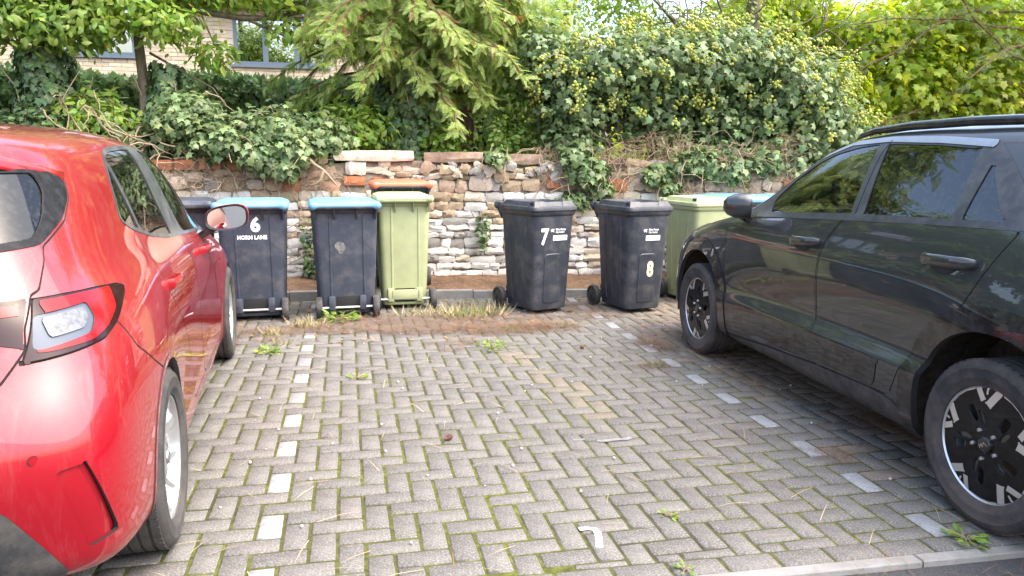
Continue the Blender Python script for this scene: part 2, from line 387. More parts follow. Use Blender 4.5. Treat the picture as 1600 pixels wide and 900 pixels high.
# ------------------------------------------------------------------ concrete edging and soil bank behind the bins
ed = empty('concrete_edging'); tag(ed, kind='structure')
xs = -7.0
while xs < 11:
    xe = xs+.915; mb = MB(); y0, y1 = edge_y(xs), edge_y(xe); g = .004; h = .085 + random.uniform(-.012, .008)
    P = [(xs+g, y0), (xe-g, y1), (xe-g, y1+.06), (xs+g, y0+.06)]; b = inset(P, .008)
    V = [(p[0], p[1], -.1) for p in P] + [(p[0], p[1], h-.008) for p in P] + [(p[0], p[1], h) for p in b]
    mb.add(V, [(8, 9, 10, 11)] + [(r+i, r+(i+1) % 4, r+4+(i+1) % 4, r+4+i) for r in (0, 4) for i in range(4)]).build('edging_stone', M_kerb, ed, recalc=False); xs = xe
def bank_z(x, y):      # soil between the edging and the wall
    t = min(1, max(0, (y-edge_y(x)-.05)/max(.2, wall_y(x)-edge_y(x)-.05)))
    return   .050 + .055*t**.8 + .012*math.sin(x*5.1)*math.sin(y*7+x)
V, F = [], []; nx, ny = 150, 14
for i in range(nx+1):
    x = -7 + 18*i/nx
    for j in range(ny+1):
        y = edge_y(x)+.05 + (wall_y(x)+.25-edge_y(x)-.05)*j/ny; V.append((x, y, bank_z(x, y)+random.uniform(-.01, .01)))
for i in range(nx):
    for j in range(ny): a = i*(ny+1)+j; F.append((a, a+ny+1, a+ny+2, a+1))
tag(np_mesh('soil_bank', V, F, M_soil, smooth=True), kind='structure')

# ------------------------------------------------------------------ rubble stone wall
def stone_mat(n, c, **k): return mat(n, c, .92, spec=.2, var=.28, vscale=9, detail=10, bump=.9, bscale=26, isl=.2, hue=.02, **k)
M_st = dict(
 tan=stone_mat('tan limestone', (.40, .31, .205), dirt=(.17, .105, .06), dscale=7, damt=.8, dpos=.55),
 cream=stone_mat('cream limestone', (.54, .46, .35), dirt=(.24, .16, .09), dscale=7, damt=.7, dpos=.58),
 white=stone_mat('limewashed stone', (.60, .575, .52), dirt=(.30, .26, .21), dscale=9, damt=.7, dpos=.58),
 grey=stone_mat('grey weathered stone', (.36, .34, .30), dirt=(.15, .13, .11), dscale=8, damt=.7, dpos=.54),
 pink=stone_mat('pinkish sandstone', (.48, .30, .20), dirt=(.30, .19, .12), dscale=7, damt=.6, dpos=.56),
 red=mat('red brick', (.42, .135, .06), .9, spec=.2, var=.2, vscale=12, bump=.5, bscale=60, isl=.16, dirt=(.36, .22, .14), dscale=9, damt=.7, dpos=.6),
 cap=stone_mat('brown coping stone', (.26, .17, .12), dirt=(.36, .29, .21), dscale=5, damt=.8, dpos=.52))
M_core = mat('earthy mortar', (.27, .215, .155), .97, spec=.1, var=.45, vscale=14, bump=1, bscale=30, dirt=(.12, .09, .06), dscale=8, damt=.7, dpos=.56)
wang = math.atan(-.10); WX = Vector((math.cos(wang), math.sin(wang), 0)); WN = Vector((math.sin(wang), -math.cos(wang), 0))
WALL = empty('stone_wall', (.8, wall_y(.8), .0), wang, 'old rubble stone wall with loose coping, whitewashed low down, running behind the wheelie bins', 'wall')
def stone_geo(w, h, d, r=.5, jag=.012, taper=.12):
    """rough block: rounded 4 x 3 front sheet wrapped round to the back; local x along wall, -y outward"""
    V, F = [], []; nx, nz = 4, 3
    sk = [random.uniform(-taper, taper) for _ in range(4)]
    for j in range(nz+1):
        for i in range(nx+1):
            a, b = i/nx*2-1, j/nz*2-1
            cc = .065*r*abs(a)**4*abs(b)**4*min(w, h)
            ex = a*((1+sk[0]*b*.4)*w/2-cc); ez = b*((1+sk[1]*a*.5)*h/2-cc)
            y = -.007 if (abs(a) < .9 and abs(b) < .9) else .004
            V.append((ex+random.gauss(0, jag*.5), y+random.gauss(0, jag*.45), ez+random.gauss(0, jag*.5)))
    n = len(V)
    for j in range(nz):
        for i in range(nx): a = j*(nx+1)+i; F.append((a, a+1, a+nx+2, a+nx+1))
    ring = [i for i in range(nx+1)] + [j*(nx+1)+nx for j in range(1, nz+1)] + [nz*(nx+1)+i for i in range(nx-1, -1, -1)] + [j*(nx+1) for j in range(nz-1, 0, -1)]
    for q in ring: V.append((V[q][0]*.97, d, V[q][2]*.97))
    m = len(ring)
    for k in range(m): F.append((ring[(k+1) % m], ring[k], n+k, n+(k+1) % m))
    return V, F
def top_z(s):          # wall top along local s (x - .8)
    x = s+.8
    return 1.36 + .03*math.sin(x*2.3) - (.12 if x < -1.2 else 0) + (-.10 if 2.25 < x < 3.2 else 0)
stones = []   # (s, z, w, h, d, mat, push, rot)
z = .06; course = 0
while z < 1.42:
    h = random.choice([.075, .085, .095, .11]) if z < .95 else random.choice([.07, .09, .12, .14])
    s = -4.6 + random.uniform(0, .2)
    while s < 5.2:
        w = random.uniform(.12, .30) if z < .95 else random.uniform(.10, .26)
        x = s+w/2+.8
        if z + h*.6 < top_z(s+w/2):
            if z < .62+.12*math.sin(x*1.7): mk = random.choices(['white', 'cream', 'grey'], [6, 2, 2])[0]
            elif z < .95: mk = random.choices(['cream', 'white', 'tan', 'grey'], [4, 3, 3, 1])[0]
            else: mk = random.choices(['tan', 'cream', 'grey', 'red', 'pink'], [5, 5, .8, .5, 6 if x < .2 else .6])[0]
            dz = random.uniform(-.012, .012)*(1 if z < .95 else 1.6)
            stones.append((s+w/2, z+h/2+dz, w-.002, h-.001+random.uniform(-.008, .004), random.uniform(.12, .2), mk, random.uniform(-.016, .006)*(1 if z < .95 else 1.5), random.gauss(0, .02 if z < .95 else .12)))
        s += w
    z += h
# red bricks and the flat copings that can be picked out
def put(x, z, w, h, mk, rot=0, push=-.02): 
    stones[:] = [q for q in stones if not (abs(q[0]-(x-.8)) < (q[2]+w)*.36 and abs(q[1]-z) < (q[3]+h)*.36)]
    stones.append((x-.8, z, w, h, .2, mk, push, rot))
put(.08, 1.165, .225, .10, 'red'); put(.33, 1.16, .12, .09, 'red', push=-.012); put(-.18, 1.25, .13, .14, 'cap')
put(-1.95, 1.33, .24, .10, 'red'); put(-1.70, 1.33, .20, .11, 'red'); put(-1.44, 1.34, .22, .11, 'red'); put(-1.62, 1.20, .19, .10, 'cream'); put(-1.15, 1.33, .22, .11, 'red')
put(-.98, 1.12, .17, .085, 'cream'); put(.10, 1.30, .23, .15, 'cream'); put(2.30, 1.19, .14, .2, 'red'); put(1.47, 1.15, .26, .18, 'cream', push=-.03)
for cx_, w, dz, r, mk in ((.30, .86, 0, .0, 'cream'), (1.17, .66, -.01, -.015, 'cap'), (1.86, .62, -.03, -.02, 'cap'), (-.45, .5, -.03, .03, 'tan')):
    stones[:] = [q for q in stones if not (abs(q[0]-(cx_-.8)) < w/2 and q[1] > 1.36)]
    stones.append((cx_-.8, 1.440+dz, w, .112, .34, mk, -.04, r))
for k in range(26):     # fallen loose rubble on the broken top
    x = random.uniform(.85, 2.4); w = random.uniform(.08, .17)
    stones.append((x-.8, random.uniform(1.22, 1.36), w, w*random.uniform(.5, .9), .1, random.choice(['tan', 'cream', 'grey']), random.uniform(-.07, -.03), random.gauss(0, .5)))
def wvis(s, z):
    x = s+.8
    if x < -2.1 or x > 4.4: return 9
    hid = (-1.15 < x < .76 and z < .98) or (1.35 < x < 2.05 and z < .9) or (2.45 < x < 4.4 and z < .95) or (x < -1.1 and z < 1.0)
    return 3 if hid else 1
order = sorted(range(len(stones)), key=lambda q: wvis(stones[q][0], stones[q][1]) - stones[q][2]*stones[q][3]*8)
restV, restF, restM = [], [], []; mks = list(M_st)
for n, q in enumerate(order):
    s, z, w, h, d, mk, push, r = stones[q]
    V, F = stone_geo(w, h, d, r=.1 if mk == 'red' else .9, jag=.004 if mk == 'red' else .011, taper=.02 if (mk == 'red' or w > .45) else .2)
    R = Matrix.Rotation(r, 3, 'Y'); P = Vector((s, push, z))
    if n < 296:
        o = np_mesh('brick' if mk == 'red' else 'stone', V, F, M_st[mk], WALL, angle=22); o.location = P; o.rotation_euler = (0, r, 0)
    else:
        o_ = len(restV); restV += [tuple(R @ Vector(v) + P) for v in V]; restF += [tuple(o_+i for i in f) for f in F]; restM += [mks.index(mk)]*len(F)
tag(np_mesh('rubble', restV, restF, None, WALL, angle=22, mats=[M_st[k] for k in mks], midx=restM), kind='stuff')
# earth and lime core between the stones
V, F = [], []; nx = 160; nz = 24
for i in range(nx+1):
    s = -4.8 + 10.2*i/nx; tz = top_z(s)
    for j in range(nz+1):
        V.append((s, .020+random.uniform(-.012, .014), .0+tz*j/nz))
for i in range(nx):
    for j in range(nz): a = i*(nz+1)+j; F.append((a, a+nz+1, a+nz+2, a+1))
b0 = len(V)
for i in range(nx+1): V.append((-4.8+10.2*i/nx, .42, top_z(-4.8+10.2*i/nx)-.03))
for i in range(nx): F.append((i*(nz+1)+nz, (i+1)*(nz+1)+nz, b0+i+1, b0+i))
np_mesh('wall_core', V, F, M_core, WALL, smooth=True)
# raised garden behind the wall
V, F = [], []; nx, ny = 90, 30
for i in range(nx+1):
    x = -30 + 70*i/nx
    for j in range(ny+1):
        t = (j/ny)**2; y = wall_y(x)+.36 + 60*t
        V.append((x, y, 1.22 + .12*math.sin(x*1.3+y) + .1*math.sin(y*2.1) + random.uniform(-.03, .03)))
for i in range(nx):
    for j in range(ny): a = i*(ny+1)+j; F.append((a, a+ny+1, a+ny+2, a+1))
tag(np_mesh('raised_garden', V, F, M_soil, smooth=True), kind='structure')
# ------------------------------------------------------------------ car body surfaces (control nets)
def bspl(ctrl, sub):
    """uniform cubic B-spline along axis 0; ctrl already carries one ghost row on each end"""
    n = len(ctrl) - 3
    t = np.arange(sub) / sub
    B = np.stack([(1-t)**3, 3*t**3-6*t**2+4, -3*t**3+3*t**2+3*t+1, t**3], 1) / 6
    out = []
    for i in range(n):
        out.append(np.tensordot(B, ctrl[i:i+4], axes=(1, 0)))
    B1 = np.array([[0, 1, 4, 1]]) / 6
    out.append(np.tensordot(B1, ctrl[n-1:n+3], axes=(1, 0)))
    return np.concatenate(out, 0)

def car_grid(net, su, sw):
    """net: levels x stations x 3 (X, y, z).  Mirrored ghosts at the centre line, clamped at the bottom."""
    net = np.array(net, float)
    mir = np.array([1, -1, 1.])
    g = np.concatenate([(net[:, 1:2] * mir), net, (net[:, -2:-1] * mir)], 1)
    lo = 2*g[0:1] - g[1:2]
    hi = g[-2:-1] * mir
    g = np.concatenate([lo, g, hi], 0)
    a = bspl(g, sw)
    b = bspl(np.swapaxes(a, 0, 1), su)
    return np.swapaxes(b, 0, 1)          # (rows w, cols u, 3)

def L(z, *xy):
    """a level: z is a number or list of 16; xy are 16 (X, y) pairs"""
    zz = [z]*16 if np.isscalar(z) else z
    return [(p[0], p[1], q) for p, q in zip(xy, zz)]

def red_net():
    S = [0, .42, 1.2, 2.0, 2.3]
    def lv(z, rear, y7, front):
        return L(z, *(rear + [(x, y) for x, y in zip(S, y7)] + front))
    return [
     lv([.30,.30,.30,.29,.28,.24,.2,.17,.17,.17,.17,.2,.2,.2,.2,.2],
        [(-.64,0),(-.64,.3),(-.62,.53),(-.57,.68),(-.49,.75),(-.36,.79)], [.80,.81,.81,.81,.80], [(2.64,.80),(3.1,.78),(3.38,.60),(3.48,.3),(3.50,0)]),
     lv([.335,.335,.33,.315,.285,.245,.2,.175,.175,.175,.175,.2,.2,.2,.2,.2],
        [(-.715,0),(-.71,.35),(-.69,.61),(-.625,.765),(-.53,.835),(-.38,.87)], [.885,.872,.865,.865,.87], [(2.64,.88),(3.1,.85),(3.42,.66),(3.53,.32),(3.55,0)]),
     lv([.40,.40,.395,.385,.365,.34,.32,.30,.29,.29,.3,.32,.33,.33,.33,.33],
        [(-.755,0),(-.75,.36),(-.725,.63),(-.65,.80),(-.55,.866),(-.39,.893)], [.90,.88,.872,.872,.88], [(2.64,.895),(3.1,.86),(3.43,.67),(3.54,.33),(3.56,0)]),
     lv([.54,.54,.54,.535,.53,.52,.52,.5,.49,.49,.5,.52,.52,.52,.52,.52],
        [(-.785,0),(-.78,.37),(-.755,.65),(-.675,.825),(-.56,.885),(-.39,.905)], [.908,.880,.866,.868,.885], [(2.64,.905),(3.1,.865),(3.44,.68),(3.55,.34),(3.57,0)]),
     lv([.69,.69,.69,.685,.68,.67,.68,.67,.66,.66,.66,.68,.66,.65,.65,.65],
        [(-.775,0),(-.77,.37),(-.745,.64),(-.665,.81),(-.555,.873),(-.39,.902)], [.912,.886,.870,.874,.89], [(2.64,.905),(3.1,.855),(3.42,.66),(3.52,.33),(3.54,0)]),
     lv([.82,.82,.82,.82,.82,.82,.82,.81,.8,.8,.79,.79,.77,.755,.75,.75],
        [(-.725,0),(-.72,.37),(-.70,.625),(-.63,.78),(-.525,.845),(-.375,.878)], [.892,.876,.868,.868,.872], [(2.64,.872),(3.05,.80),(3.3,.6),(3.4,.3),(3.42,0)]),
     lv([.95,.95,.95,.95,.95,.945,.94,.935,.925,.915,.90,.885,.88,.88,.885,.885],
        [(-.69,0),(-.685,.36),(-.665,.59),(-.595,.725),(-.485,.79),(-.335,.828)], [.848,.842,.838,.838,.832], [(2.55,.79),(2.82,.66),(2.95,.46),(3.0,.24),(3.0,0)]),
     L([1.03,1.03,1.03,1.03,1.03,1.03,1.025,1.02,1.005,.985,.975,.975,.98,.985,.99,.99],
        (-.655,0),(-.65,.34),(-.615,.555),(-.54,.675),(-.43,.732),(-.27,.768),(.08,.788),(.5,.793),(1.2,.79),(1.8,.78),(2.08,.755),(2.25,.69),(2.34,.57),(2.40,.41),(2.43,.2),(2.44,0)),
     L([1.19,1.19,1.19,1.19,1.19,1.19,1.19,1.18,1.17,1.16,1.14,1.14,1.14,1.15,1.155,1.155],
        (-.56,0),(-.555,.30),(-.53,.49),(-.46,.60),(-.35,.66),(-.19,.70),(.14,.722),(.55,.73),(1.1,.722),(1.5,.71),(1.76,.69),(1.90,.635),(2.0,.525),(2.07,.37),(2.11,.18),(2.12,0)),
     L([1.31,1.31,1.31,1.31,1.31,1.31,1.31,1.315,1.315,1.30,1.285,1.29,1.30,1.31,1.315,1.315],
        (-.475,0),(-.47,.27),(-.445,.44),(-.38,.55),(-.26,.615),(-.10,.65),(.22,.67),(.6,.675),(1.0,.668),(1.25,.65),(1.44,.625),(1.56,.575),(1.66,.47),(1.73,.33),(1.77,.16),(1.78,0)),
     L([1.35,1.352,1.355,1.36,1.365,1.37,1.38,1.39,1.392,1.385,1.37,1.37,1.375,1.38,1.385,1.385],
        (-.56,0),(-.555,.28),(-.52,.46),(-.40,.545),(-.24,.585),(-.05,.603),(.25,.610),(.6,.612),(.95,.602),(1.15,.585),(1.30,.56),(1.40,.51),(1.48,.42),(1.53,.30),(1.56,.15),(1.57,0)),
     L([1.398,1.398,1.398,1.4,1.403,1.41,1.418,1.428,1.43,1.425,1.42,1.42,1.425,1.43,1.43,1.43],
        (-.36,0),(-.355,.20),(-.33,.34),(-.24,.41),(-.10,.44),(.07,.455),(.3,.462),(.6,.465),(.85,.455),(1.0,.44),(1.12,.41),(1.19,.37),(1.25,.30),(1.28,.21),(1.30,.10),(1.30,0)),
     L([1.425]*4+[1.43,1.437,1.443,1.448,1.45,1.45]+[1.45]*6,
        (-.12,0),(-.10,0),(-.06,0),(0,0),(.08,0),(.18,0),(.35,0),(.58,0),(.72,0),(.82,0),(.90,0),(.94,0),(.97,0),(.99,0),(1.0,0),(1.0,0)),
    ]

def suv_net():
    S = [0, .40, 1.15, 2.0, 2.34]
    def lv(z, rear, y7, front):
        return L(z, *(rear + [(x, y) for x, y in zip(S, y7)] + front))
    return [
     lv(.22, [(-.66,0),(-.66,.3),(-.64,.56),(-.58,.70),(-.5,.76),(-.38,.80)], [.83,.83,.83,.83,.83], [(2.72,.82),(3.15,.78),(3.45,.60),(3.54,.3),(3.56,0)]),
     lv(.255,[(-.72,0),(-.715,.36),(-.69,.63),(-.63,.78),(-.54,.85),(-.40,.885)], [.895,.875,.87,.872,.892], [(2.72,.895),(3.16,.845),(3.47,.65),(3.57,.33),(3.59,0)]),
     lv(.34, [(-.76,0),(-.755,.37),(-.73,.65),(-.66,.81),(-.56,.88),(-.40,.905)], [.912,.895,.892,.893,.908], [(2.72,.912),(3.18,.855),(3.49,.66),(3.59,.33),(3.61,0)]),
     lv([.46]*6+[.46,.46,.455,.44,.43]+[.43]*5, [(-.775,0),(-.77,.37),(-.745,.65),(-.67,.82),(-.57,.885),(-.40,.909)], [.914,.910,.908,.909,.912], [(2.72,.914),(3.18,.858),(3.49,.66),(3.59,.33),(3.61,0)]),
     lv([.50]*6+[.50,.500,.500,.485,.47]+[.47]*5, [(-.775,0),(-.77,.37),(-.745,.65),(-.67,.82),(-.57,.885),(-.40,.909)], [.915,.913,.912,.913,.913], [(2.72,.915),(3.18,.858),(3.49,.66),(3.59,.33),(3.61,0)]),
     lv([.52]*6+[.52,.518,.516,.505,.50]+[.50]*5, [(-.775,0),(-.77,.37),(-.745,.65),(-.67,.82),(-.57,.885),(-.40,.909)], [.915,.912,.912,.912,.913], [(2.72,.915),(3.18,.858),(3.49,.66),(3.59,.33),(3.61,0)]),
     lv([.56]*6+[.56,.572,.574,.562,.545]+[.54]*5, [(-.775,0),(-.77,.37),(-.745,.65),(-.67,.82),(-.57,.885),(-.40,.908)], [.914,.868,.862,.868,.909], [(2.72,.915),(3.18,.858),(3.48,.65),(3.58,.33),(3.60,0)]),
     lv([.60]*6+[.60,.60,.60,.59,.58]+[.57]*5, [(-.775,0),(-.77,.37),(-.745,.65),(-.67,.82),(-.57,.885),(-.40,.907)], [.912,.868,.862,.868,.907], [(2.72,.914),(3.18,.855),(3.48,.65),(3.58,.33),(3.60,0)]),
     lv([.75]*6+[.75,.75,.74,.73,.72]+[.70]*5, [(-.77,0),(-.765,.37),(-.74,.65),(-.665,.81),(-.565,.875),(-.40,.90)], [.922,.894,.876,.884,.905], [(2.72,.912),(3.17,.845),(3.46,.63),(3.55,.31),(3.57,0)]),
     lv([.90]*6+[.91,.90,.89,.88,.86]+[.83,.81,.80,.80,.80], [(-.745,0),(-.74,.36),(-.715,.63),(-.645,.785),(-.545,.85),(-.39,.878)], [.884,.888,.887,.889,.892], [(2.70,.88),(3.10,.80),(3.35,.60),(3.44,.3),(3.46,0)]),
     lv([1.03]*6+[1.04,1.03,1.01,.99,.97]+[.94,.93,.93,.93,.93], [(-.70,0),(-.695,.35),(-.67,.61),(-.60,.755),(-.505,.82),(-.36,.848)], [.856,.855,.855,.856,.85], [(2.60,.80),(2.90,.66),(3.05,.46),(3.1,.24),(3.1,0)]),
     L([1.17]*6+[1.165,1.155,1.125,1.085,1.06,1.045,1.045,1.05,1.055,1.055],
        (-.66,0),(-.655,.34),(-.625,.585),(-.555,.715),(-.455,.775),(-.30,.805),(.02,.822),(.42,.825),(1.15,.822),(1.85,.81),(2.12,.785),(2.28,.72),(2.38,.60),(2.45,.43),(2.48,.22),(2.49,0)),
     L([1.32]*6+[1.32,1.315,1.30,1.27,1.235,1.22,1.22,1.225,1.23,1.23],
        (-.60,0),(-.595,.31),(-.57,.52),(-.50,.63),(-.40,.69),(-.25,.722),(.06,.742),(.45,.748),(1.1,.745),(1.55,.735),(1.80,.71),(1.95,.655),(2.05,.545),(2.12,.39),(2.15,.2),(2.16,0)),
     L([1.45]*6+[1.455,1.46,1.46,1.435,1.41,1.40,1.405,1.41,1.415,1.415],
        (-.53,0),(-.525,.28),(-.50,.47),(-.44,.57),(-.34,.62),(-.19,.648),(.1,.664),(.47,.67),(1.0,.668),(1.3,.655),(1.52,.63),(1.65,.58),(1.74,.48),(1.80,.34),(1.83,.17),(1.84,0)),
     L([1.50]*6+[1.515,1.525,1.525,1.51,1.495,1.49,1.495,1.50,1.505,1.505],
        (-.56,0),(-.555,.27),(-.52,.44),(-.44,.53),(-.32,.572),(-.15,.592),(.12,.604),(.47,.61),(.95,.605),(1.18,.59),(1.35,.565),(1.45,.52),(1.53,.43),(1.58,.31),(1.61,.155),(1.62,0)),
     L([1.535]*6+[1.548,1.556,1.558,1.55,1.545,1.54,1.545,1.55,1.55,1.55],
        (-.38,0),(-.375,.20),(-.35,.33),(-.28,.40),(-.16,.43),(-.03,.445),(.2,.455),(.47,.46),(.85,.455),(1.02,.44),(1.15,.41),(1.22,.37),(1.28,.3),(1.31,.21),(1.33,.1),(1.33,0)),
     L([1.55]*4+[1.555,1.56,1.566,1.57,1.572,1.572]+[1.57]*6,
        (-.14,0),(-.12,0),(-.08,0),(-.02,0),(.06,0),(.15,0),(.3,0),(.5,0),(.7,0),(.82,0),(.9,0),(.95,0),(.98,0),(1.0,0),(1.01,0),(1.01,0)),
    ]

def tweak(net, lev, st, dx=0, dy=0, dz=0, sy=1):
    for i in lev:
        for j in st:
            net[i, j, 0] += dx; net[i, j, 2] += dz
            net[i, j, 1] = net[i, j, 1]*sy + (dy if net[i, j, 1] > 0 else 0)

def red_surface():
    n = np.array(red_net(), float); A = range(16)
    tweak(n, [8], A, dz=.02, dy=.012); tweak(n, [9], A, dz=.045, dy=.015); tweak(n, [10], A, dz=.055, dy=.02)
    tweak(n, [11], A, dz=.06); tweak(n, [12], A, dz=.06)
    tweak(n, [7], range(9, 16), dx=.06); tweak(n, [8], range(9, 16), dx=.16, dy=.01); tweak(n, [9], range(9, 16), dx=.18, dy=.01)
    tweak(n, [10], range(9, 16), dx=.14); tweak(n, [11, 12], range(9, 16), dx=.08)
    tweak(n, [0, 1], range(0, 5), dx=-.06, dz=-.05); tweak(n, [2, 3, 4], range(0, 5), dx=-.05); tweak(n, [1, 2], range(3, 6), dy=.012)
    return n

def suv_surface():
    n = np.array(suv_net(), float); A = range(16)
    tweak(n, [14], A, dz=.03); tweak(n, [15], A, dz=.04); tweak(n, [16], A, dz=.045)
    tweak(n, [12], range(9, 16), dx=.13); tweak(n, [13], range(9, 16), dx=.14, dz=.01); tweak(n, [14], range(8, 16), dx=.12, dz=.01)
    tweak(n, [15, 16], range(9, 16), dx=.08)
    tweak(n, [11], range(10, 16), dx=.06, dz=.02)
    tweak(n, [10], range(10, 16), dz=.055, dx=.05, dy=.015); tweak(n, [9], range(10, 16), dz=.055, dx=.03); tweak(n, [8], range(11, 16), dz=.02)
    tweak(n, range(1, 10), range(12, 14), dx=.04, dy=.03)
    return n
# ------------------------------------------------------------------ cutting panels out of a car surface
def round_poly(p, r, seg=4):
    out = []; n = len(p)
    for i in range(n):
        a, b, c = (np.array(p[(i+k) % n], float) for k in (-1, 0, 1))
        d1, d2 = a-b, c-b; l1, l2 = np.linalg.norm(d1), np.linalg.norm(d2); q = min(r, l1*.45, l2*.45)
        s, e = b+d1/l1*q, b+d2/l2*q
        for k in range(seg+1):
            t = k/seg; out.append(tuple((1-t)**2*s + 2*t*(1-t)*b + t*t*e))
    return out
def sdf(P, poly):
    """negative inside"""
    poly = np.array(poly, float); a = poly; b = np.roll(poly, -1, 0)
    D = np.full(len(P), 1e9); ins = np.zeros(len(P), bool)
    for (ax, ay), (bx, by) in zip(a, b):
        ex, ey = bx-ax, by-ay; wx, wy = P[:, 0]-ax, P[:, 1]-ay
        t = np.clip((wx*ex+wy*ey)/max(ex*ex+ey*ey, 1e-12), 0, 1)
        D = np.minimum(D, (wx-ex*t)**2 + (wy-ey*t)**2)
        if ay != by:
            c = (ay <= P[:, 1]) != (by <= P[:, 1]); ins ^= c & (wx < ex*wy/ey)
    D = np.sqrt(D); return np.where(ins, -D, D)
def line_d(P, pts):
    D = np.full(len(P), 1e9)
    for (ax, ay), (bx, by) in zip(pts[:-1], pts[1:]):
        ex, ey = bx-ax, by-ay; wx, wy = P[:, 0]-ax, P[:, 1]-ay; t = np.clip((wx*ex+wy*ey)/max(ex*ex+ey*ey, 1e-12), 0, 1)
        D = np.minimum(D, (wx-ex*t)**2+(wy-ey*t)**2)
    return np.sqrt(D)
def side_of(P, pts):
    best = np.full(len(P), 1e9); sg = np.ones(len(P))
    for (ax, ay), (bx, by) in zip(pts[:-1], pts[1:]):
        ex, ey = bx-ax, by-ay; wx, wy = P[:, 0]-ax, P[:, 1]-ay; t = np.clip((wx*ex+wy*ey)/max(ex*ex+ey*ey, 1e-12), 0, 1)
        d = np.hypot(wx-ex*t, wy-ey*t); c = ex*wy-ey*wx; m = d < best-1e-9; best[m] = d[m]; sg[m] = np.where(c[m] >= 0, 1, -1)
    return best*sg
class Shell:
    def __init__(s, G, N):
        h, w = G.shape[:2]; s.V = G.reshape(-1, 3).copy(); s.N = N.reshape(-1, 3).copy()
        i = np.arange(h-1)[:, None]*w + np.arange(w-1)[None]
        s.Q = np.stack([i, i+1, i+w+1, i+w], -1).reshape(-1, 4); s.P = []; s.rules = []
    def split(s, f, mask):
        f = np.where(np.abs(f) < 1e-6, 1e-6, f); sg = f > 0
        qs = sg[s.Q]; cr = (qs.any(1) & ~qs.all(1)) & mask[s.Q].all(1)
        todo = [tuple(q) for q in s.Q[cr]]; s.Q = s.Q[~cr]; keep = []
        for p in s.P:
            t = [sg[i] for i in p]
            (todo if (any(t) and not all(t) and all(mask[i] for i in p)) else keep).append(p)
        nv, nn, cache = [], [], {}; base = len(s.V)
        def cut(i, j):
            k = (i, j) if i < j else (j, i)
            if k not in cache:
                t = f[i]/(f[i]-f[j]); nv.append(s.V[i]+(s.V[j]-s.V[i])*t); nn.append(s.N[i]+(s.N[j]-s.N[i])*t); cache[k] = base+len(nv)-1
            return cache[k]
        for p in todo:
            a, b = [], []
            for k, i in enumerate(p):
                j = p[(k+1) % len(p)]
                (a if sg[i] else b).append(i)
                if sg[i] != sg[j]: c = cut(i, j); a.append(c); b.append(c)
            for q in (a, b):
                if len(q) > 2: keep.append(tuple(q))
        s.P = keep
        if nv: s.V = np.concatenate([s.V, np.array(nv)]); s.N = np.concatenate([s.N, np.array(nn)])
    def region(s, cls, proj, poly, mask, seam=0, seam_cls='panel_gap'):
        for lev in ([0, -seam] if seam else [0]):
            s.split(sdf(proj(s.V), poly)-lev, mask(s.V, s.N))
        s.rules.append((cls, lambda P, N: (sdf(proj(P), poly) < 0) & mask(P, N)))
        if seam: 
            s.rules[-1] = (seam_cls, s.rules[-1][1])
            s.rules.append((cls, lambda P, N: (sdf(proj(P), poly) < -seam) & mask(P, N)))
    def line(s, cls, proj, pts, w, mask):
        P = proj(s.V); d0 = line_d(P, pts); s.split(side_of(P, pts), mask(s.V, s.N) & (d0 < .09))
        s.split(line_d(proj(s.V), pts)-w, mask(s.V, s.N)); s.rules.append((cls, lambda P, N: (line_d(proj(P), pts) < w) & mask(P, N)))
    def classes(s, default='body_shell'):
        n = [len(s.Q)]; cent = [s.V[s.Q].mean(1)]; cn = [s.N[s.Q].mean(1)]
        if s.P:
            cent.append(np.array([s.V[list(p)].mean(0) for p in s.P])); cn.append(np.array([s.N[list(p)].mean(0) for p in s.P]))
        cent = np.concatenate(cent); cn = np.concatenate(cn); out = np.full(len(cent), default, object)
        for c, fn in s.rules: out[fn(cent, cn)] = c
        faces = [tuple(q) for q in s.Q] + s.P; d = {}
        for f, c in zip(faces, out): d.setdefault(c, []).append(f)
        return d
    def mesh(s, name, faces, mat, parent, mirror=0, off=0, skirt=.012, scale=1):
        """mirror: 0 left half only, 1 right half only, 2 both halves in one mesh"""
        idx = sorted({i for f in faces for i in f}); mp = {i: k for k, i in enumerate(idx)}
        V = s.V[idx]; N = s.N[idx]; N = N/np.linalg.norm(N, axis=1)[:, None]; V = V + N*off
        F = [tuple(mp[i] for i in f) for f in faces]
        nf0 = len(F)
        if skirt:
            cnt = {}
            for f in F:
                for k in range(len(f)):
                    a, b = f[k], f[(k+1) % len(f)]; e = (a, b) if a < b else (b, a); cnt.setdefault(e, []).append((a, b))
            nv = {}; VV = list(V); NN = list(N)
            for e, l in cnt.items():
                if len(l) != 1: continue
                a, b = l[0]
                if abs(V[a][1]) < 1e-4 and abs(V[b][1]) < 1e-4: continue
                for q in (a, b):
                    if q not in nv: nv[q] = len(VV); VV.append(V[q]-N[q]*skirt); NN.append(N[q])
                F.append((b, a, nv[a], nv[b]))
            V = np.array(VV); N = np.array(NN)
        mi_ = [0]*nf0+[1]*(len(F)-nf0)
        m = np.array([1, -1, 1.])
        if mirror == 1: V, N, F = V*m, N*m, [f[::-1] for f in F]
        if mirror == 2:
            n = len(V); F = F + [tuple(i+n for i in f[::-1]) for f in F]; V = np.concatenate([V, V*m]); N = np.concatenate([N, N*m])
        if mirror == 2: mi_ = mi_*2
        o = np_mesh(name, V*scale, F, None, parent, smooth=True, mats=[mat, M_gap], midx=mi_)
        me = o.data
        if len(me.vertices) == len(N): me.normals_split_custom_set_from_vertices([tuple(q) for q in N])
        return o
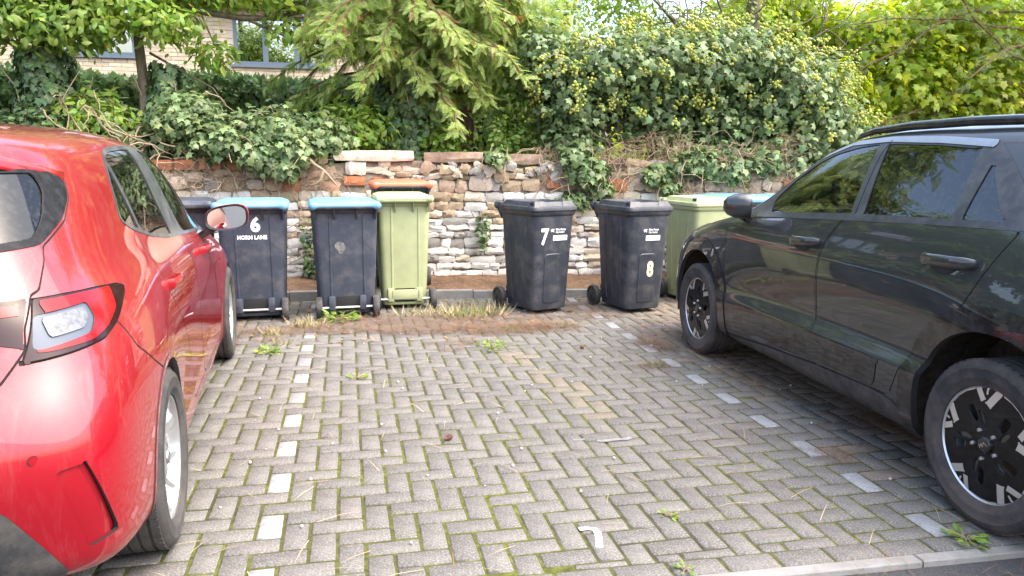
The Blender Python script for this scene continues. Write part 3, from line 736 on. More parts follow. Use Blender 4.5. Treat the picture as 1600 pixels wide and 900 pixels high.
def shell_of(net, scale_u=14, scale_w=10):
    G = car_grid(net, scale_u, scale_w)
    du = np.gradient(G, axis=1); dw = np.gradient(G, axis=0)
    # central differences across the mirror line keep the seam smooth
    N = np.cross(du, dw); N /= np.maximum(np.linalg.norm(N, axis=2, keepdims=True), 1e-9)
    cen = np.array([G[..., 0].mean(), 0, .7]); sgn = np.sign(((G-cen)*N).sum(-1).mean()); N *= sgn
    N[:, 0, 1] = 0; N[:, -1, 1] = 0; N[-1] = (0, 0, 1)
    G[:, 0, 1] = 0; G[:, -1, 1] = 0; G[-1, :, 1] = 0
    sh = Shell(G, N)
    if sgn > 0: pass
    # make winding agree with the normals
    q = sh.Q; fn = np.cross(sh.V[q[:, 1]]-sh.V[q[:, 0]], sh.V[q[:, 3]]-sh.V[q[:, 0]])
    if (fn*sh.N[q[:, 0]]).sum() < 0: sh.Q = sh.Q[:, ::-1].copy()
    return sh
# ------------------------------------------------------------------ cars
M_red = paint_mat('dusty red car paint', (.26, .004, .011), .09, (.45, .30, .26), metal=.15, rough=.35, streak=(9, 16, 3.0), dmin=.52, topdust=.26)
M_blk = paint_mat('rain spotted black car paint', (.021, .024, .026), .10, (.20, .20, .18), metal=0, rough=.3, streak=(5, 5, 1.6), dmin=.57, topdust=.24)
M_gap = mat('panel gap', (.008, .008, .008), .8, var=0)
M_gloss = mat('gloss black trim', (.009, .009, .010), .3, coat=.9, spec=.08, var=.1, dirt=(.12, .11, .10), dscale=12, damt=.25, dpos=.55)
M_plast = mat('textured black plastic', (.030, .031, .032), .62, spec=.4, var=.2, vscale=20, bump=.15, bscale=400, dirt=(.15, .13, .11), dscale=9, damt=.5, dpos=.55)
M_pillar = mat('grey satin pillar trim', (.040, .044, .054), .35, coat=.2, var=.1, dirt=(.2, .2, .19), dscale=10, damt=.4)
M_pil2 = mat('dark satin pillar trim', (.030, .032, .036), .42, var=.12, dirt=(.12, .12, .115), dscale=14, damt=.4)
M_face = mat('gloss black wheel face', (.006, .006, .007), .3, coat=.35, spec=.05, var=.1, dirt=(.06, .05, .045), dscale=14, damt=.2, dpos=.6)
M_chrome = mat('satin silver trim', (.42, .43, .44), .42, metal=1, var=.05, dirt=(.3, .28, .25), dscale=18, damt=.4)
M_rubber = mat('tyre rubber', (.035, .035, .036), .85, spec=.3, var=.2, vscale=10, bump=.2, bscale=120, dirt=(.10, .088, .076), dscale=6, damt=.6, dpos=.5)
M_rubber2 = mat('dusty tyre rubber', (.045, .043, .042), .9, spec=.2, var=.25, vscale=10, bump=.2, bscale=120, dirt=(.115, .092, .078), dscale=5, damt=.6, dpos=.5)
M_alloy = mat('silver alloy', (.60, .61, .63), .32, metal=.85, var=.06, dirt=(.3, .28, .25), dscale=12, damt=.35, dpos=.58)
M_rust = mat('brake disc iron', (.30, .20, .14), .55, metal=.6, var=.3, vscale=14)
M_liner = mat('wheel arch liner', (.045, .036, .030), .95, spec=.1, var=.4, vscale=22, bump=.6, bscale=60, dirt=(.13, .085, .055), dscale=6, damt=.7)
M_int = mat('dark cabin fabric', (.03, .03, .032), .9, var=.2)
M_int3 = mat('matt black screen surround', (.008, .008, .009), .55, spec=.15, var=.1, dirt=(.05, .05, .05), dscale=30, damt=.4)
M_int2 = mat('black cabin plastic', (.02, .02, .021), .5, var=.1)
G_clear = glass_mat('car side glass', (.62, .70, .66), .06, dust=.06)
G_green = glass_mat('green tinted side glass', (.80, .92, .86), .10, dust=.05)
G_dark = glass_mat('privacy glass', (.10, .11, .11), .05, dust=.06)
G_rear = glass_mat('rear screen glass', (.06, .065, .07), .0, dust=.04)
G_mirror = mat('mirror glass', (.92, .93, .94), .02, metal=1, var=0)
G_lamp = mat('red lamp lens', (.26, .005, .008), .12, coat=.1, var=.15, vscale=30, spec=.25)
G_lampd = mat('smoked lamp housing', (.020, .006, .008), .12, coat=.1, spec=.2, var=.1)
G_lampw = mat('clear lamp lens', (.12, .125, .135), .25, coat=.05, var=.45, vscale=55, spec=.3)
G_lamps = mat('grey lamp bezel', (.07, .085, .11), .3, coat=.05, spec=.25, var=.1)

side_p = lambda V: V[:, [0, 2]]
rear_p = lambda V: np.stack([V[:, 0]+V[:, 1], V[:, 2]], 1)          # unrolled round the rear corner
top_p = lambda V: V[:, [0, 1]]
m_side = lambda V, N: (V[:, 1] > .35) & (N[:, 1] > .18)
m_rear = lambda V, N: (V[:, 0] < .12) & (N[:, 2] < .8)
m_all = lambda V, N: np.ones(len(V), bool)
m_front = lambda V, N: (V[:, 0] > .9) & (N[:, 0] > .05)

def arch(cx, r1, r2, flat, z0=.0, wheel_z=.33, n=26):
    """wheel arch outline, slightly squared; open downwards"""
    p = [(cx-r1, -.2)]
    for k in range(n+1):
        a = math.pi - math.pi*k/n; c, s = math.cos(a), math.sin(a)
        e = flat; q = (abs(c)**e + abs(s)**e)**(-1/e)
        p.append((cx + r1*q*c, wheel_z + r2*q*s))
    return p + [(cx+r1, -.2)]

def tyre(R, Wd, rin, name, parent, m):
    g = .006; w = Wd; prof = [(rin, -.40*w), (rin+.01, -.45*w), (R*.80, -.51*w), (R*.9, -.505*w), (R*.955, -.475*w), (R*.985, -.425*w), (R-.002, -.37*w)]
    for y in (-.26, -.09, .09, .26):
        prof += [(R, y*w-g), (R-.008, y*w-g*.7), (R-.008, y*w+g*.7), (R, y*w+g)]
    prof += [(R-.002, .37*w), (R*.985, .425*w), (R*.955, .475*w), (R*.90, .505*w), (R*.89, .509*w), (R*.885, .505*w), (R*.80, .51*w), (R*.77, .507*w), (R*.765, .503*w), (rin+.012, .46*w), (rin+.004, .45*w), (rin, .40*w)]
    mb = MB().lathe(prof, 72)
    # shoulder sipes cut as raised blocks between thin slots on the shoulder
    for k in range(60):
        a = 2*math.pi*k/60; rot = Matrix.Rotation(-a, 3, 'Y')
        for sg in (-1, 1):
            mb.box(rot @ Vector((R-.0035, sg*.355*w, 0)), (.009, .12*w, R*2*math.pi/60*.80), rot)
    return mb.build(name, m, parent, angle=40)

def red_wheel(parent, loc, flip):
    R, Wd, rr = .316, .215, .228; yf = Wd*.40
    mb = MB().lathe([(rr-.02, -Wd*.42), (rr-.008, -Wd*.30), (rr-.022, -.02), (rr-.02, yf-.03), (rr-.006, yf-.006), (rr, yf+.004), (rr-.005, yf+.008), (rr-.014, yf+.003), (rr-.022, yf-.02), (rr-.035, -.02), (rr-.03, -Wd*.42)], 72)
    for k in range(5):
        for sgn in (-1, 1):
            a0 = 2*math.pi*k/5 + math.pi/2; rings = []
            for t in np.linspace(0, 1, 7):
                r = .045 + (rr-.055)*t; ang = a0 + sgn*(.10+.20*t**.8) + .10*math.sin(t*3.1)
                w = .030 - .006*t + .012*(1-t)**2; y1 = yf - .010 - .022*math.sin(t*math.pi)**2 + .004*t; th = .030
                c = Vector((math.cos(ang)*r, 0, math.sin(ang)*r)); tt = Vector((-math.sin(ang), 0, math.cos(ang)))
                rings.append([c+tt*w+Vector((0, y1-th, 0)), c+tt*w*.8+Vector((0, y1-.007, 0)), c+tt*w*.25*sgn+Vector((0, y1+.002, 0)), c-tt*w*.8+Vector((0, y1-.004, 0)), c-tt*w+Vector((0, y1-th, 0))])
            mb.loft(rings, cap=True)
    mb.lathe([(0, yf-.004), (.022, yf-.005), (.03, yf-.008), (.052, yf-.014), (.075, yf-.022), (.078, yf-.05)], 40)
    w = mb.build('wheel', M_alloy, parent, angle=35)
    tyre(R, Wd, rr-.012, 'tyre', w, M_rubber)
    MB().lathe([(.03, -.02), (.15, -.02), (.155, -.035), (.03, -.035)], 40).build('brake_disc', M_rust, w)
    MB().lathe([(0, yf+.001), (.024, yf-.001), (.027, yf-.006)], 28).build('centre_cap', M_chrome, w)
    nut = MB()
    for k in range(5):
        a = 2*math.pi*(k+.5)/5+math.pi/2; nut = MB().lathe([(0, yf-.012), (.008, yf-.013), (.0095, yf-.03)], 6, c=(.057*math.cos(a), 0, .057*math.sin(a))); nut.build('wheel_nut', M_chrome, w)
    w.location = loc; w.rotation_euler = (0, .35, math.pi if flip else 0)
    return w

def suv_wheel(parent, loc, flip, spin=0):
    R, Wd, rr = .334, .215, .233; yf = Wd*.44
    nr, na = 34, 160
    r = np.linspace(.0, 1, nr)[:, None]*rr; th = np.linspace(0, 2*math.pi, na+1)[None]
    y = yf - .014 + .014*np.sin(np.clip(r/rr, 0, 1)*math.pi*.95) - .008*(r/rr > .965)
    G = np.stack([r*np.cos(th), y+0*th, r*np.sin(th)], -1)
    N = np.zeros_like(G); N[..., 1] = 1
    sh = Shell(G, N); pr = lambda V: V[:, [0, 2]]
    pol = lambda pts, a0: [(-rr*q*math.cos(rad(a0+t)), rr*q*math.sin(rad(a0+t))) for q, t in pts]
    for k in range(5):
        a0 = 23+72*k
        bar = lambda q0, t0, q1, t1, h: [tuple((np.array(pol([(q, t)], a0)[0]) + s*h*rr*np.array([-e[1], e[0]]))) for e in [(lambda v: v/np.linalg.norm(v))(np.array(pol([(q1, t1)], a0)[0]) - np.array(pol([(q0, t0)], a0)[0]))] for q, t, s in ((q0, t0, 1), (q1, t1, 1), (q1, t1, -1), (q0, t0, -1))]
        for poly_ in (bar(.965, -14.5, .67, -3.5, .068), bar(.965, 13, .74, 5.0, .052)): sh.region('machined_face', pr, poly_, m_all)
        for pts in ([(.985, -.9), (.985, 1.6), (.84, 1.2), (.84, -.6)],
                    [(.985, -19), (.99, -30), (.99, -42), (.985, -55), (.93, -55), (.935, -42), (.935, -30), (.93, -19)]):
            sh.region('machined_face', pr, pol(pts, a0), m_all)
        sm = a0+36-8
        sh.region('slot', pr, round_poly(pol([(.40, -7), (.42, 9), (.64, 10), (.71, 5), (.70, -5), (.5, -9)], sm), .012), m_all)
        sh.region('slot_pocket_%d' % k, pr, round_poly(pol([(.27, -20), (.40, -28), (.60, -17), (.56, -10), (.37, -10)], sm), .012), m_all)
    d = sh.classes('face')
    # the face itself with the barrel behind it
    w = sh.mesh('wheel', d['face'], M_face, parent, skirt=.012)
    o = sh.mesh('machined_face', d['machined_face'], M_alloy, w, off=.0012, skirt=.004)
    for k in range(5): sh.mesh('slot_pocket', d['slot_pocket_%d' % k], M_blk, w, off=-.008, skirt=0)
    MB().lathe([(rr-.02, -Wd*.42), (rr-.008, -Wd*.30), (rr-.024, 0), (rr-.02, yf-.03), (rr-.002, yf-.012), (rr+.002, yf-.004), (rr, yf+.002), (rr-.006, yf-.004), (rr-.03, yf-.035), (rr-.04, -.02), (rr-.03, -Wd*.42)], 72).build('rim', M_alloy, w)
    tyre(R, Wd, rr-.008, 'tyre', w, M_rubber2)
    MB().lathe([(.03, .02), (.145, .02), (.15, .005), (.03, .005)], 40).build('brake_disc', M_rust, w)
    MB().box((.12, .022, -.03), (.07, .05, .13), bev=.012).build('brake_caliper', M_alloy, w)
    MB().lathe([(0, yf+.006), (.026, yf+.005), (.031, yf+.001), (.034, yf-.01)], 40).build('centre_cap', M_gloss, w)
    for k in range(5):
        a = rad(23+36-10+72*k); c = (-.058*math.cos(a), 0, .058*math.sin(a))
        MB().lathe([(0, yf+.008), (.007, yf+.007), (.0095, yf+.001), (.0095, yf-.01)], 8, c=c).build('wheel_nut', M_chrome, w)
    lg = MB()       # the maker's mark on the cap: joined angular strokes
    for pts in ([(-.019, -.008), (-.019, .008)], [(-.019, -.003), (-.006, .008), (-.006, -.008)], [(-.013, .002), (-.006, -.006)], [(-.006, -.008), (.006, .009), (.019, -.008)]):
        for a, b in zip(pts[:-1], pts[1:]):
            A, B = Vector((a[0], yf+.0062, a[1])), Vector((b[0], yf+.0062, b[1])); t = (B-A).normalized(); n = Vector((-t.z, 0, t.x))*.0017
            lg.add([A+n, A-n, B-n, B+n], [(0, 1, 2, 3)])
    # (viewed from outside a left wheel runs right-to-left along +x, so mirror it)
    lg.v = [(-x*math.cos(.5)+z*math.sin(.5), y, x*math.sin(.5)+z*math.cos(.5)) for x, y, z in lg.v]
    lg.build('badge', M_chrome, w)
    w.location = loc; w.rotation_euler = (0, spin, math.pi if flip else 0)
    return w

def liner(parent, cx, r, y0, y1, z=.33, name='wheel_arch_liner'):
    for sg in (1, -1):
        mb = MB(); n = 22; rows = []
        for y in (y0, y1):
            rows.append([(cx+r*math.cos(math.pi*(1.08-1.16*k/n)), sg*y, z+r*math.sin(math.pi*(1.08-1.16*k/n))) for k in range(n+1)])
        mb.loft(rows, cap=False, close=False)
        mb.add(rows[1] + [(cx, sg*y1, z-.1)], [(k, k+1, n+1) for k in range(n)])
        mb.build(name, M_liner, parent)

def seat(parent, x, y, back=True, w=.5, name='seat'):
    mb = MB()
    def pad(c, d, rot, bev): mb.box(c, d, rot, bev=bev)
    pad((x, y, .46), (.50, w, .16), None, .05)
    r = Matrix.Rotation(-.28, 3, 'Y'); pad((x-.32, y, .78), (.14, w*.96, .62), r, .05)
    if w < 1: pad((x-.43, y, 1.17), (.10, w*.5, .17), r, .04)
    else:
        for k in (-.38, .38): pad((x-.41, y+k, 1.13), (.09, .25, .13), r, .03)
    return mb.build(name, M_int, parent)
def cabin(parent, xdash, xf, xr, drv, z=.0, w=.68):
    fl = MB().box(((xdash+xr)/2-.1, 0, .30), (xdash-xr+.9, w*2, .03)); fl.build('cabin_floor', M_int2, parent)
    MB().box((xdash+.13, 0, .86), (.42, w*2, .26), bev=.07).build('dashboard', M_int2, parent)
    seat(parent, xf, .37); seat(parent, xf, -.37); seat(parent, xr, 0, w=1.25)
    pts = [(xdash-.20 - .16*math.sin(a)*.4, drv*.37+.18*math.cos(a), .93+.17*math.sin(a)) for a in np.linspace(0, 2*math.pi, 33)]
    sw = MB().tube(pts, .015, 8, cap=False); sw.tube([(xdash-.20, drv*.37, .93), (xdash+.05, drv*.37, .85)], .035, 8)
    sw.box((xdash-.20, drv*.37, .93), (.03, .30, .05), bev=.01); sw.build('steering_wheel', M_int2, parent)
    MB().box((xr-.45, 0, .62), (.04, w*2, .6)).build('boot_panel', M_int2, parent)

# ---- red hatchback
RS = 1.03
rh = rad(-3.77); red = empty('hatchback_car', (-1.5751, 2.7537, 0), math.pi/2-rh, 'glossy red hatchback parked on the left, seen from its rear corner', 'car')
sh = shell_of(red_surface())
AR = .352
red_r_arch = arch(0, AR, AR, 2.05, wheel_z=.316); red_f_arch = arch(2.64, AR, AR, 2.05, wheel_z=.316)
# lamps and tailgate, unrolled round the rear corner
yL = 1.0
sh.region('tailgate', rear_p, [(-1.2, .80), (-.078, .80), (-.012, .848), (.03, .88), (.05, .93), (.115, 1.005), (.153, 1.015), (.225, 1.084), (.246, 1.121), (.41, 1.18), (.505, 1.25), (.52, 1.30), (.40, 1.344), (.2, 1.352), (-1.2, 1.352)], m_rear, seam=.006)
sh.region('rear_glass_surround', rear_p, round_poly([(-1.2, 1.10), (-.2, 1.105), (.235, 1.128), (.40, 1.192), (.488, 1.252), (.498, 1.30), (.36, 1.338), (-1.2, 1.335)], .02), m_rear)
sh.region('rear_glass', rear_p, round_poly([(-1.2, 1.118), (-.2, 1.123), (.215, 1.147), (.295, 1.20), (.355, 1.275), (.33, 1.322), (-1.2, 1.32)], .03), m_rear)
sh.region('lamp_bar', rear_p, [(-1.2, .998), (-.2, .998), (.092, 1.0), (.042, .93), (.022, .885), (-.05, .90), (-1.2, .90)], m_rear)
sh.region('lamp_bar_red', rear_p, [(-1.2, .985), (-.2, .985), (.06, .987), (.045, .962), (-.2, .962), (-1.2, .958)], m_rear)
LAMP = round_poly([(.108, 1.001), (.245, 1.001), (.426, .995), (.60, .982), (.646, .966), (.60, .944), (.45, .893), (.33, .866), (.198, .857), (.071, .849), (-.004, .846), (.03, .885), (.062, .93)], .009)
sh.region('tail_lamp', rear_p, LAMP, m_rear, seam=.005)
sh.region('lamp_lens_red', rear_p, round_poly([(.12, .990), (.30, .990), (.50, .983), (.47, .93), (.36, .893), (.27, .875), (.10, .868), (.05, .87), (.075, .91), (.24, .905), (.30, .925), (.31, .962), (.13, .955)], .012), m_rear)
sh.region('lamp_lens_bezel', rear_p, round_poly([(.085, .958), (.31, .966), (.315, .925), (.27, .893), (.07, .875), (.045, .88)], .012), m_rear)
sh.region('lamp_lens_clear', rear_p, round_poly([(.105, .950), (.285, .957), (.285, .93), (.245, .908), (.11, .90)], .012), m_rear)
# bumper
sh.line('panel_gap', side_p, [(-.385, .895), (-.335, .805), (-.20, .72), (-.06, .65), (-.02, .63)], .0035, m_side)
sh.region('bumper_vent', rear_p, round_poly([(-.012, .585), (.095, .592), (.222, .36), (.10, .345)], .02), m_rear)
sh.region('bumper_slot', rear_p, round_poly([(.068, .588), (.097, .594), (.224, .362), (.196, .355)], .008), m_rear)
sh.region('rear_diffuser', rear_p, [(-1.2, .53), (-.20, .53), (-.15, .505), (.045, .288), (.06, .18), (-1.2, .18)], lambda V, N: (V[:, 0] < -.3))
# side
DLO = round_poly([(.163, 1.145), (.29, 1.10), (.534, 1.052), (.877, 1.012), (1.654, .966), (2.16, .938), (2.20, .948), (1.99, 1.10), (1.76, 1.25), (1.52, 1.365), (1.36, 1.402), (1.07, 1.418), (.74, 1.414), (.5, 1.405), (.375, 1.385), (.29, 1.33), (.225, 1.235)], .04)
m_dlo = lambda V, N: (V[:, 1] > .35) & (N[:, 1] > .12) & (V[:, 2] > .9)
sh.region('rear_door', side_p, round_poly([(.30, 1.115), (.347, .97), (.367, .852), (.47, .75), (.60, .662), (.70, .57), (.775, .44), (.80, .275), (1.245, .275), (1.225, .7), (1.19, 1.02)], .03), m_side, seam=.006)
sh.region('front_door', side_p, round_poly([(1.195, 1.02), (1.23, .7), (1.25, .275), (2.10, .275), (2.18, .60), (2.15, .80), (2.08, .99)], .03), m_side, seam=.006)
sh.region('window_frame', side_p, DLO, m_dlo)
sh.region('rear_quarter_glass', side_p, round_poly([(.19, 1.145), (.30, 1.112), (.383, 1.10), (.325, 1.34), (.27, 1.28)], .015), m_dlo)
sh.region('rear_door_glass', side_p, round_poly([(.415, 1.088), (.534, 1.067), (1.0, 1.018), (.895, 1.398), (.74, 1.398), (.5, 1.388), (.36, 1.368)], .02), m_dlo)
sh.region('front_door_glass', side_p, round_poly([(1.34, 1.0), (1.654, .981), (2.12, .955), (1.97, 1.095), (1.745, 1.238), (1.51, 1.35), (1.355, 1.385), (1.135, 1.40)], .03), m_dlo)
sh.region('windscreen', lambda V: V[:, [1, 2]], [(-1, 1.0), (.60, 1.0), (.53, 1.22), (.44, 1.40), (-1, 1.415)], lambda V, N: (V[:, 0] > 1.3) & (N[:, 0] > .2) & (V[:, 2] > .97))
sh.region('wheel_arch_lip_r', side_p, arch(0, AR+.018, AR+.018, 2.05, wheel_z=.316), m_side); sh.region('wheel_arch_lip_f', side_p, arch(2.64, AR+.018, AR+.018, 2.05, wheel_z=.316), m_side)
sh.region(None, side_p, red_r_arch, lambda V, N: V[:, 1] > .45); sh.region(None, side_p, red_f_arch, lambda V, N: V[:, 1] > .45)
d = sh.classes(); d.pop(None, None)
def part(sh, d, cls, name, mat_, root, mirror, off=0, skirt=.012, sc=1):
    return sh.mesh(name, d[cls], mat_, root, mirror, off, skirt, sc) if cls in d else None
body = part(sh, d, 'body_shell', 'body', M_red, red, 2, sc=RS)
for mi in (0, 1):
    for q in 'rf': part(sh, d, 'wheel_arch_lip_'+q, 'wheel_arch_lip', M_red, body, mi, .003, .02, RS)
    part(sh, d, 'bumper_vent', 'bumper_vent', M_red, body, mi, -.008, 0, RS); part(sh, d, 'bumper_slot', 'bumper_slot', M_red, body, mi, -.016, 0, RS)
tag(part(sh, d, 'panel_gap', 'panel_gap', M_gap, body, 2, -.007, 0, RS), kind='stuff')
part(sh, d, 'rear_diffuser', 'rear_diffuser', M_plast, body, 2, .002, .02, RS)
tg = part(sh, d, 'tailgate', 'tailgate', M_red, red, 2, sc=RS)
part(sh, d, 'rear_glass_surround', 'rear_glass_surround', M_int3, tg, 2, .004, .012, RS); part(sh, d, 'rear_glass', 'rear_glass', G_rear, tg, 2, -.002, .004, RS)
lb = part(sh, d, 'lamp_bar', 'lamp_bar', G_lampd, tg, 2, .004, .014, RS); part(sh, d, 'lamp_bar_red', 'lamp_bar_lens', G_lamp, tg, 2, .006, .006, RS)
for mi in (0, 1):
    tl = part(sh, d, 'tail_lamp', 'tail_lamp', G_lampd, red, mi, .006, .02, RS)
    part(sh, d, 'lamp_lens_red', 'lamp_lens', G_lamp, tl, mi, .009, .006, RS); part(sh, d, 'lamp_lens_bezel', 'lamp_bezel', G_lamps, tl, mi, .004, .0, RS); part(sh, d, 'lamp_lens_clear', 'reversing_light', G_lampw, tl, mi, .009, .006, RS)
    fr = part(sh, d, 'window_frame', 'window_frame', M_pillar, red, mi, .002, .012, RS)
    part(sh, d, 'rear_quarter_glass', 'quarter_glass', G_clear, fr, mi, -.003, 0, RS)
    for cls, xh, g in (('rear_door', .52, 'rear_door_glass'), ('front_door', 1.66, 'front_door_glass')):
        dr = part(sh, d, cls, 'door', M_red, red, mi, 0, .014, RS); part(sh, d, g, 'door_glass', G_clear, dr, mi, -.003, 0, RS)
        sg = 1 if mi == 0 else -1
        y0 = .848 if cls == 'rear_door' else .846
        mb = MB(); pts = [(xh-.13, y0-.01, .872), (xh-.115, y0+.028, .875), (xh-.04, y0+.042, .878), (xh+.06, y0+.042, .876), (xh+.10, y0+.028, .872), (xh+.115, y0-.005, .868)]
        rings = []
        for q, wd in zip(pts, (.020, .022, .021, .019, .017, .014)):
            rings.append([Vector((q[0], sg*(q[1]+.010*math.cos(a)), q[2]+wd*math.sin(a)))*RS for a in np.linspace(0, 2*math.pi, 10)[:-1]])
        mb.loft(rings); mb.build('door_handle', M_red, dr)
lip = [(-.60, 0, 1.412), (-.592, .28, 1.407), (-.54, .46, 1.388), (-.42, .57, 1.362), (-.27, .64, 1.334), (-.16, .672, 1.312)]
for sg in (1, -1):      # roof spoiler blade over the rear screen
    rings = []
    for x, y, z in lip: rings.append([Vector((x+.16, sg*y*.93, z+.020-.010*(y > .6)))*RS, Vector((x+.02, sg*y, z+.008))*RS, Vector((x, sg*y, z-.004))*RS, Vector((x+.004, sg*y, z-.024))*RS, Vector((x+.05, sg*y*.985, z-.034))*RS, Vector((x+.16, sg*y*.95, z-.05))*RS])
    MB().loft(rings).build('spoiler', M_red, tg, angle=50)
part(sh, d, 'windscreen', 'windscreen', G_clear, red, 2, 0, .004, RS)
for cx in (0, 2.64):
    liner(red, cx*RS, (AR+.005)*RS, .86*RS, .56, z=.316*RS)
    for sg in (1, -1):
        w = red_wheel(red, (cx*RS, sg*(.905-.1075)*RS, .316*RS), sg < 0); w.scale = (RS,)*3
MB().box((1.3, 0, .27), (4.0, 1.30, .14)).build('underbody', M_plast, red)
cabin(red, 2.02*RS, 1.25*RS, .42*RS, -1)
# door mirrors: rounded shell narrowing towards the nose, glass facing back
for sg in (-1, 1):
    c = Vector((1.80, sg*.975, 1.032))*RS; mb = MB(); rings = []
    for t, s_ in ((-.035, 1.0), (-.03, 1.03), (.02, 1.02), (.07, .88), (.105, .62), (.118, .3)):
        ring = []
        for k in range(24):
            a = 2*math.pi*k/24; e = 3.0; q = (abs(math.cos(a))**e+abs(math.sin(a))**e)**(-1/e)
            yy = math.cos(a)*q*.118*s_; zz = math.sin(a)*q*.072*s_*(1-.10*math.cos(a)*-sg*sg)
            ring.append(c + Vector((t, sg*(yy*1.0), zz + yy*.10)))
        rings.append(ring)
    mb.loft(rings, cap=True); ms = mb.build('door_mirror', M_red, red, angle=60)
    g2 = MB(); r0 = [c + (p-c)*1.012 + Vector((-.006, 0, 0)) for p in rings[0]]; r1 = [c + (p-c)*1.012 + Vector((.028, 0, 0)) for p in rings[0]]; r2 = [c + Vector((-.038, (p-c).y*.90, (p-c).z*.86)) for p in rings[0]]; r3 = [p + Vector((.012, 0, 0)) for p in r2]
    g2.loft([r1, r0, r2, r3], cap=False); g2.build('mirror_rim', M_gloss, ms, angle=40)
    tiltm = [c + Vector((-.0375 + .03*((p-c).y*sg)*.4, (p-c).y, (p-c).z)) for p in r2]
    MB().add(tiltm, [tuple(range(24))]).build('mirror_glass', G_mirror, ms)
    MB().loft([[c+Vector((.05, -sg*.10, -.05)), c+Vector((-.02, -sg*.10, -.05)), c+Vector((-.02, -sg*.06, -.075)), c+Vector((.05, -sg*.06, -.075))],
               [c+Vector((.09, -sg*.24, -.14)), c+Vector((-.03, -sg*.235, -.14)), c+Vector((-.02, -sg*.19, -.15)), c+Vector((.07, -sg*.2, -.15))]]).build('mirror_stalk', M_gloss, ms)
# rear spoiler end fins and parking sensor
for sg in (1, -1):
    P = Vector((-.763, sg*.703, .627))*RS; n = Vector((-.80, sg*.6, 0)).normalized(); t = Vector((-n.y, n.x, 0))
    for r, off, mm, nm in ((.0135, .0015, M_gap, 'sensor_ring'), (.0115, .0025, M_red, 'parking_sensor')):
        MB().add([P + n*off + t*r*math.cos(a) + Vector((0, 0, r*math.sin(a))) for a in np.linspace(0, 2*math.pi, 21)[:-1]], [tuple(range(20))]).build(nm, mm, body)
# ---- dark SUV
sh_ = rad(2.65); suv = empty('suv_car', (3.27003, 2.25116, 0), math.pi/2-sh_, 'glossy black SUV with roof rails parked on the right', 'car')
sh = shell_of(suv_surface())
def cl_arch(cx, g=0):
    p = [(.40, -.2), (.40, .31), (.392, .45), (.355, .59), (.245, .705), (.10, .768), (-.10, .768), (-.245, .70), (-.34, .59), (-.385, .45), (-.395, .31), (-.40, -.2)]
    c = (0, .40); return round_poly([(cx + c[0] + (x-c[0])*(1+g/.40), .33 + (z-.33)*(1+g/.42) if z > .32 else z) for x, z in p], .10)
m_low = lambda V, N: (V[:, 1] > .35) & (N[:, 1] > .1)
m_dlo = lambda V, N: (V[:, 1] > .35) & (N[:, 1] > .1) & (V[:, 2] > 1.0)
sh.region('rear_door', side_p, round_poly([(.02, 1.165), (.081, 1.061), (.124, .979), (.186, .842), (.30, .73), (.42, .63), (.49, .50), (.56, .352), (1.142, .338), (1.16, .40), (1.232, .60), (1.232, .78), (1.223, .96), (1.175, 1.05), (1.115, 1.13)], .03), m_side, seam=.006)
sh.region('front_door', side_p, round_poly([(1.12, 1.13), (1.18, 1.052), (1.230, .962), (1.239, .78), (1.24, .60), (1.17, .40), (1.15, .338), (1.68, .303), (2.255, .258), (2.26, .345), (2.297, .56), (2.303, .775), (2.344, .955), (2.38, 1.03)], .03), m_side, seam=.006)
sh.region('door_moulding', side_p, round_poly([(2.235, .49), (1.68, .512), (1.2, .514), (.8, .508), (.64, .50), (.672, .368), (1.127, .352), (1.68, .317), (2.232, .272)], .02), m_low)
sh.region('sill', side_p, [(.40, .27), (.55, .342), (.68, .350), (1.127, .336), (1.68, .301), (2.29, .25), (2.32, .1), (.3, .1)], m_low)
DLO = round_poly([(2.20, 1.075), (2.215, 1.10), (2.10, 1.195), (1.94, 1.318), (1.72, 1.437), (1.40, 1.518), (1.08, 1.534), (.69, 1.525), (.36, 1.503), (.21, 1.40), (.09, 1.30), (-.02, 1.16), (.52, 1.142), (1.12, 1.112), (2.06, 1.062)], .02)
sh.region('window_frame', side_p, DLO, m_dlo)
sh.region('silver_window_strip', side_p, [(2.20, 1.09), (2.215, 1.10), (2.10, 1.195), (1.94, 1.318), (1.72, 1.437), (1.40, 1.518), (1.08, 1.534), (.69, 1.525), (.365, 1.503), (.365, 1.472), (.69, 1.495), (1.08, 1.508), (1.40, 1.494), (1.70, 1.418), (1.92, 1.298), (2.07, 1.185), (2.18, 1.095)], m_dlo)
sh.region('front_door_glass', side_p, round_poly([(1.90, 1.100), (1.945, 1.175), (1.86, 1.30), (1.68, 1.405), (1.52, 1.452), (1.33, 1.484), (1.14, 1.500), (1.086, 1.15), (1.48, 1.128)], .015), m_dlo)
sh.region('rear_door_glass', side_p, round_poly([(.978, 1.155), (1.068, 1.500), (.70, 1.488), (.435, 1.468), (.39, 1.175)], .015), m_dlo)
sh.region('rear_quarter_glass', side_p, round_poly([(.335, 1.178), (.335, 1.415), (.125, 1.185)], .012), m_dlo)
sh.line('panel_gap', side_p, [(1.06, 1.515), (1.085, 1.45), (1.045, 1.15)], .0035, m_dlo)
sh.region('windscreen', lambda V: V[:, [1, 2]], [(-1, 1.08), (.62, 1.08), (.55, 1.30), (.47, 1.50), (-1, 1.53)], lambda V, N: (V[:, 0] > 1.3) & (N[:, 0] > .2) & (V[:, 2] > 1.05))
for cx, q in ((0, 'r'), (2.72, 'f')):
    sh.region('arch_cladding_'+q, side_p, cl_arch(cx, .095), m_low)
for cx in (0, 2.72):
    sh.region(None, side_p, cl_arch(cx), lambda V, N: V[:, 1] > .45)
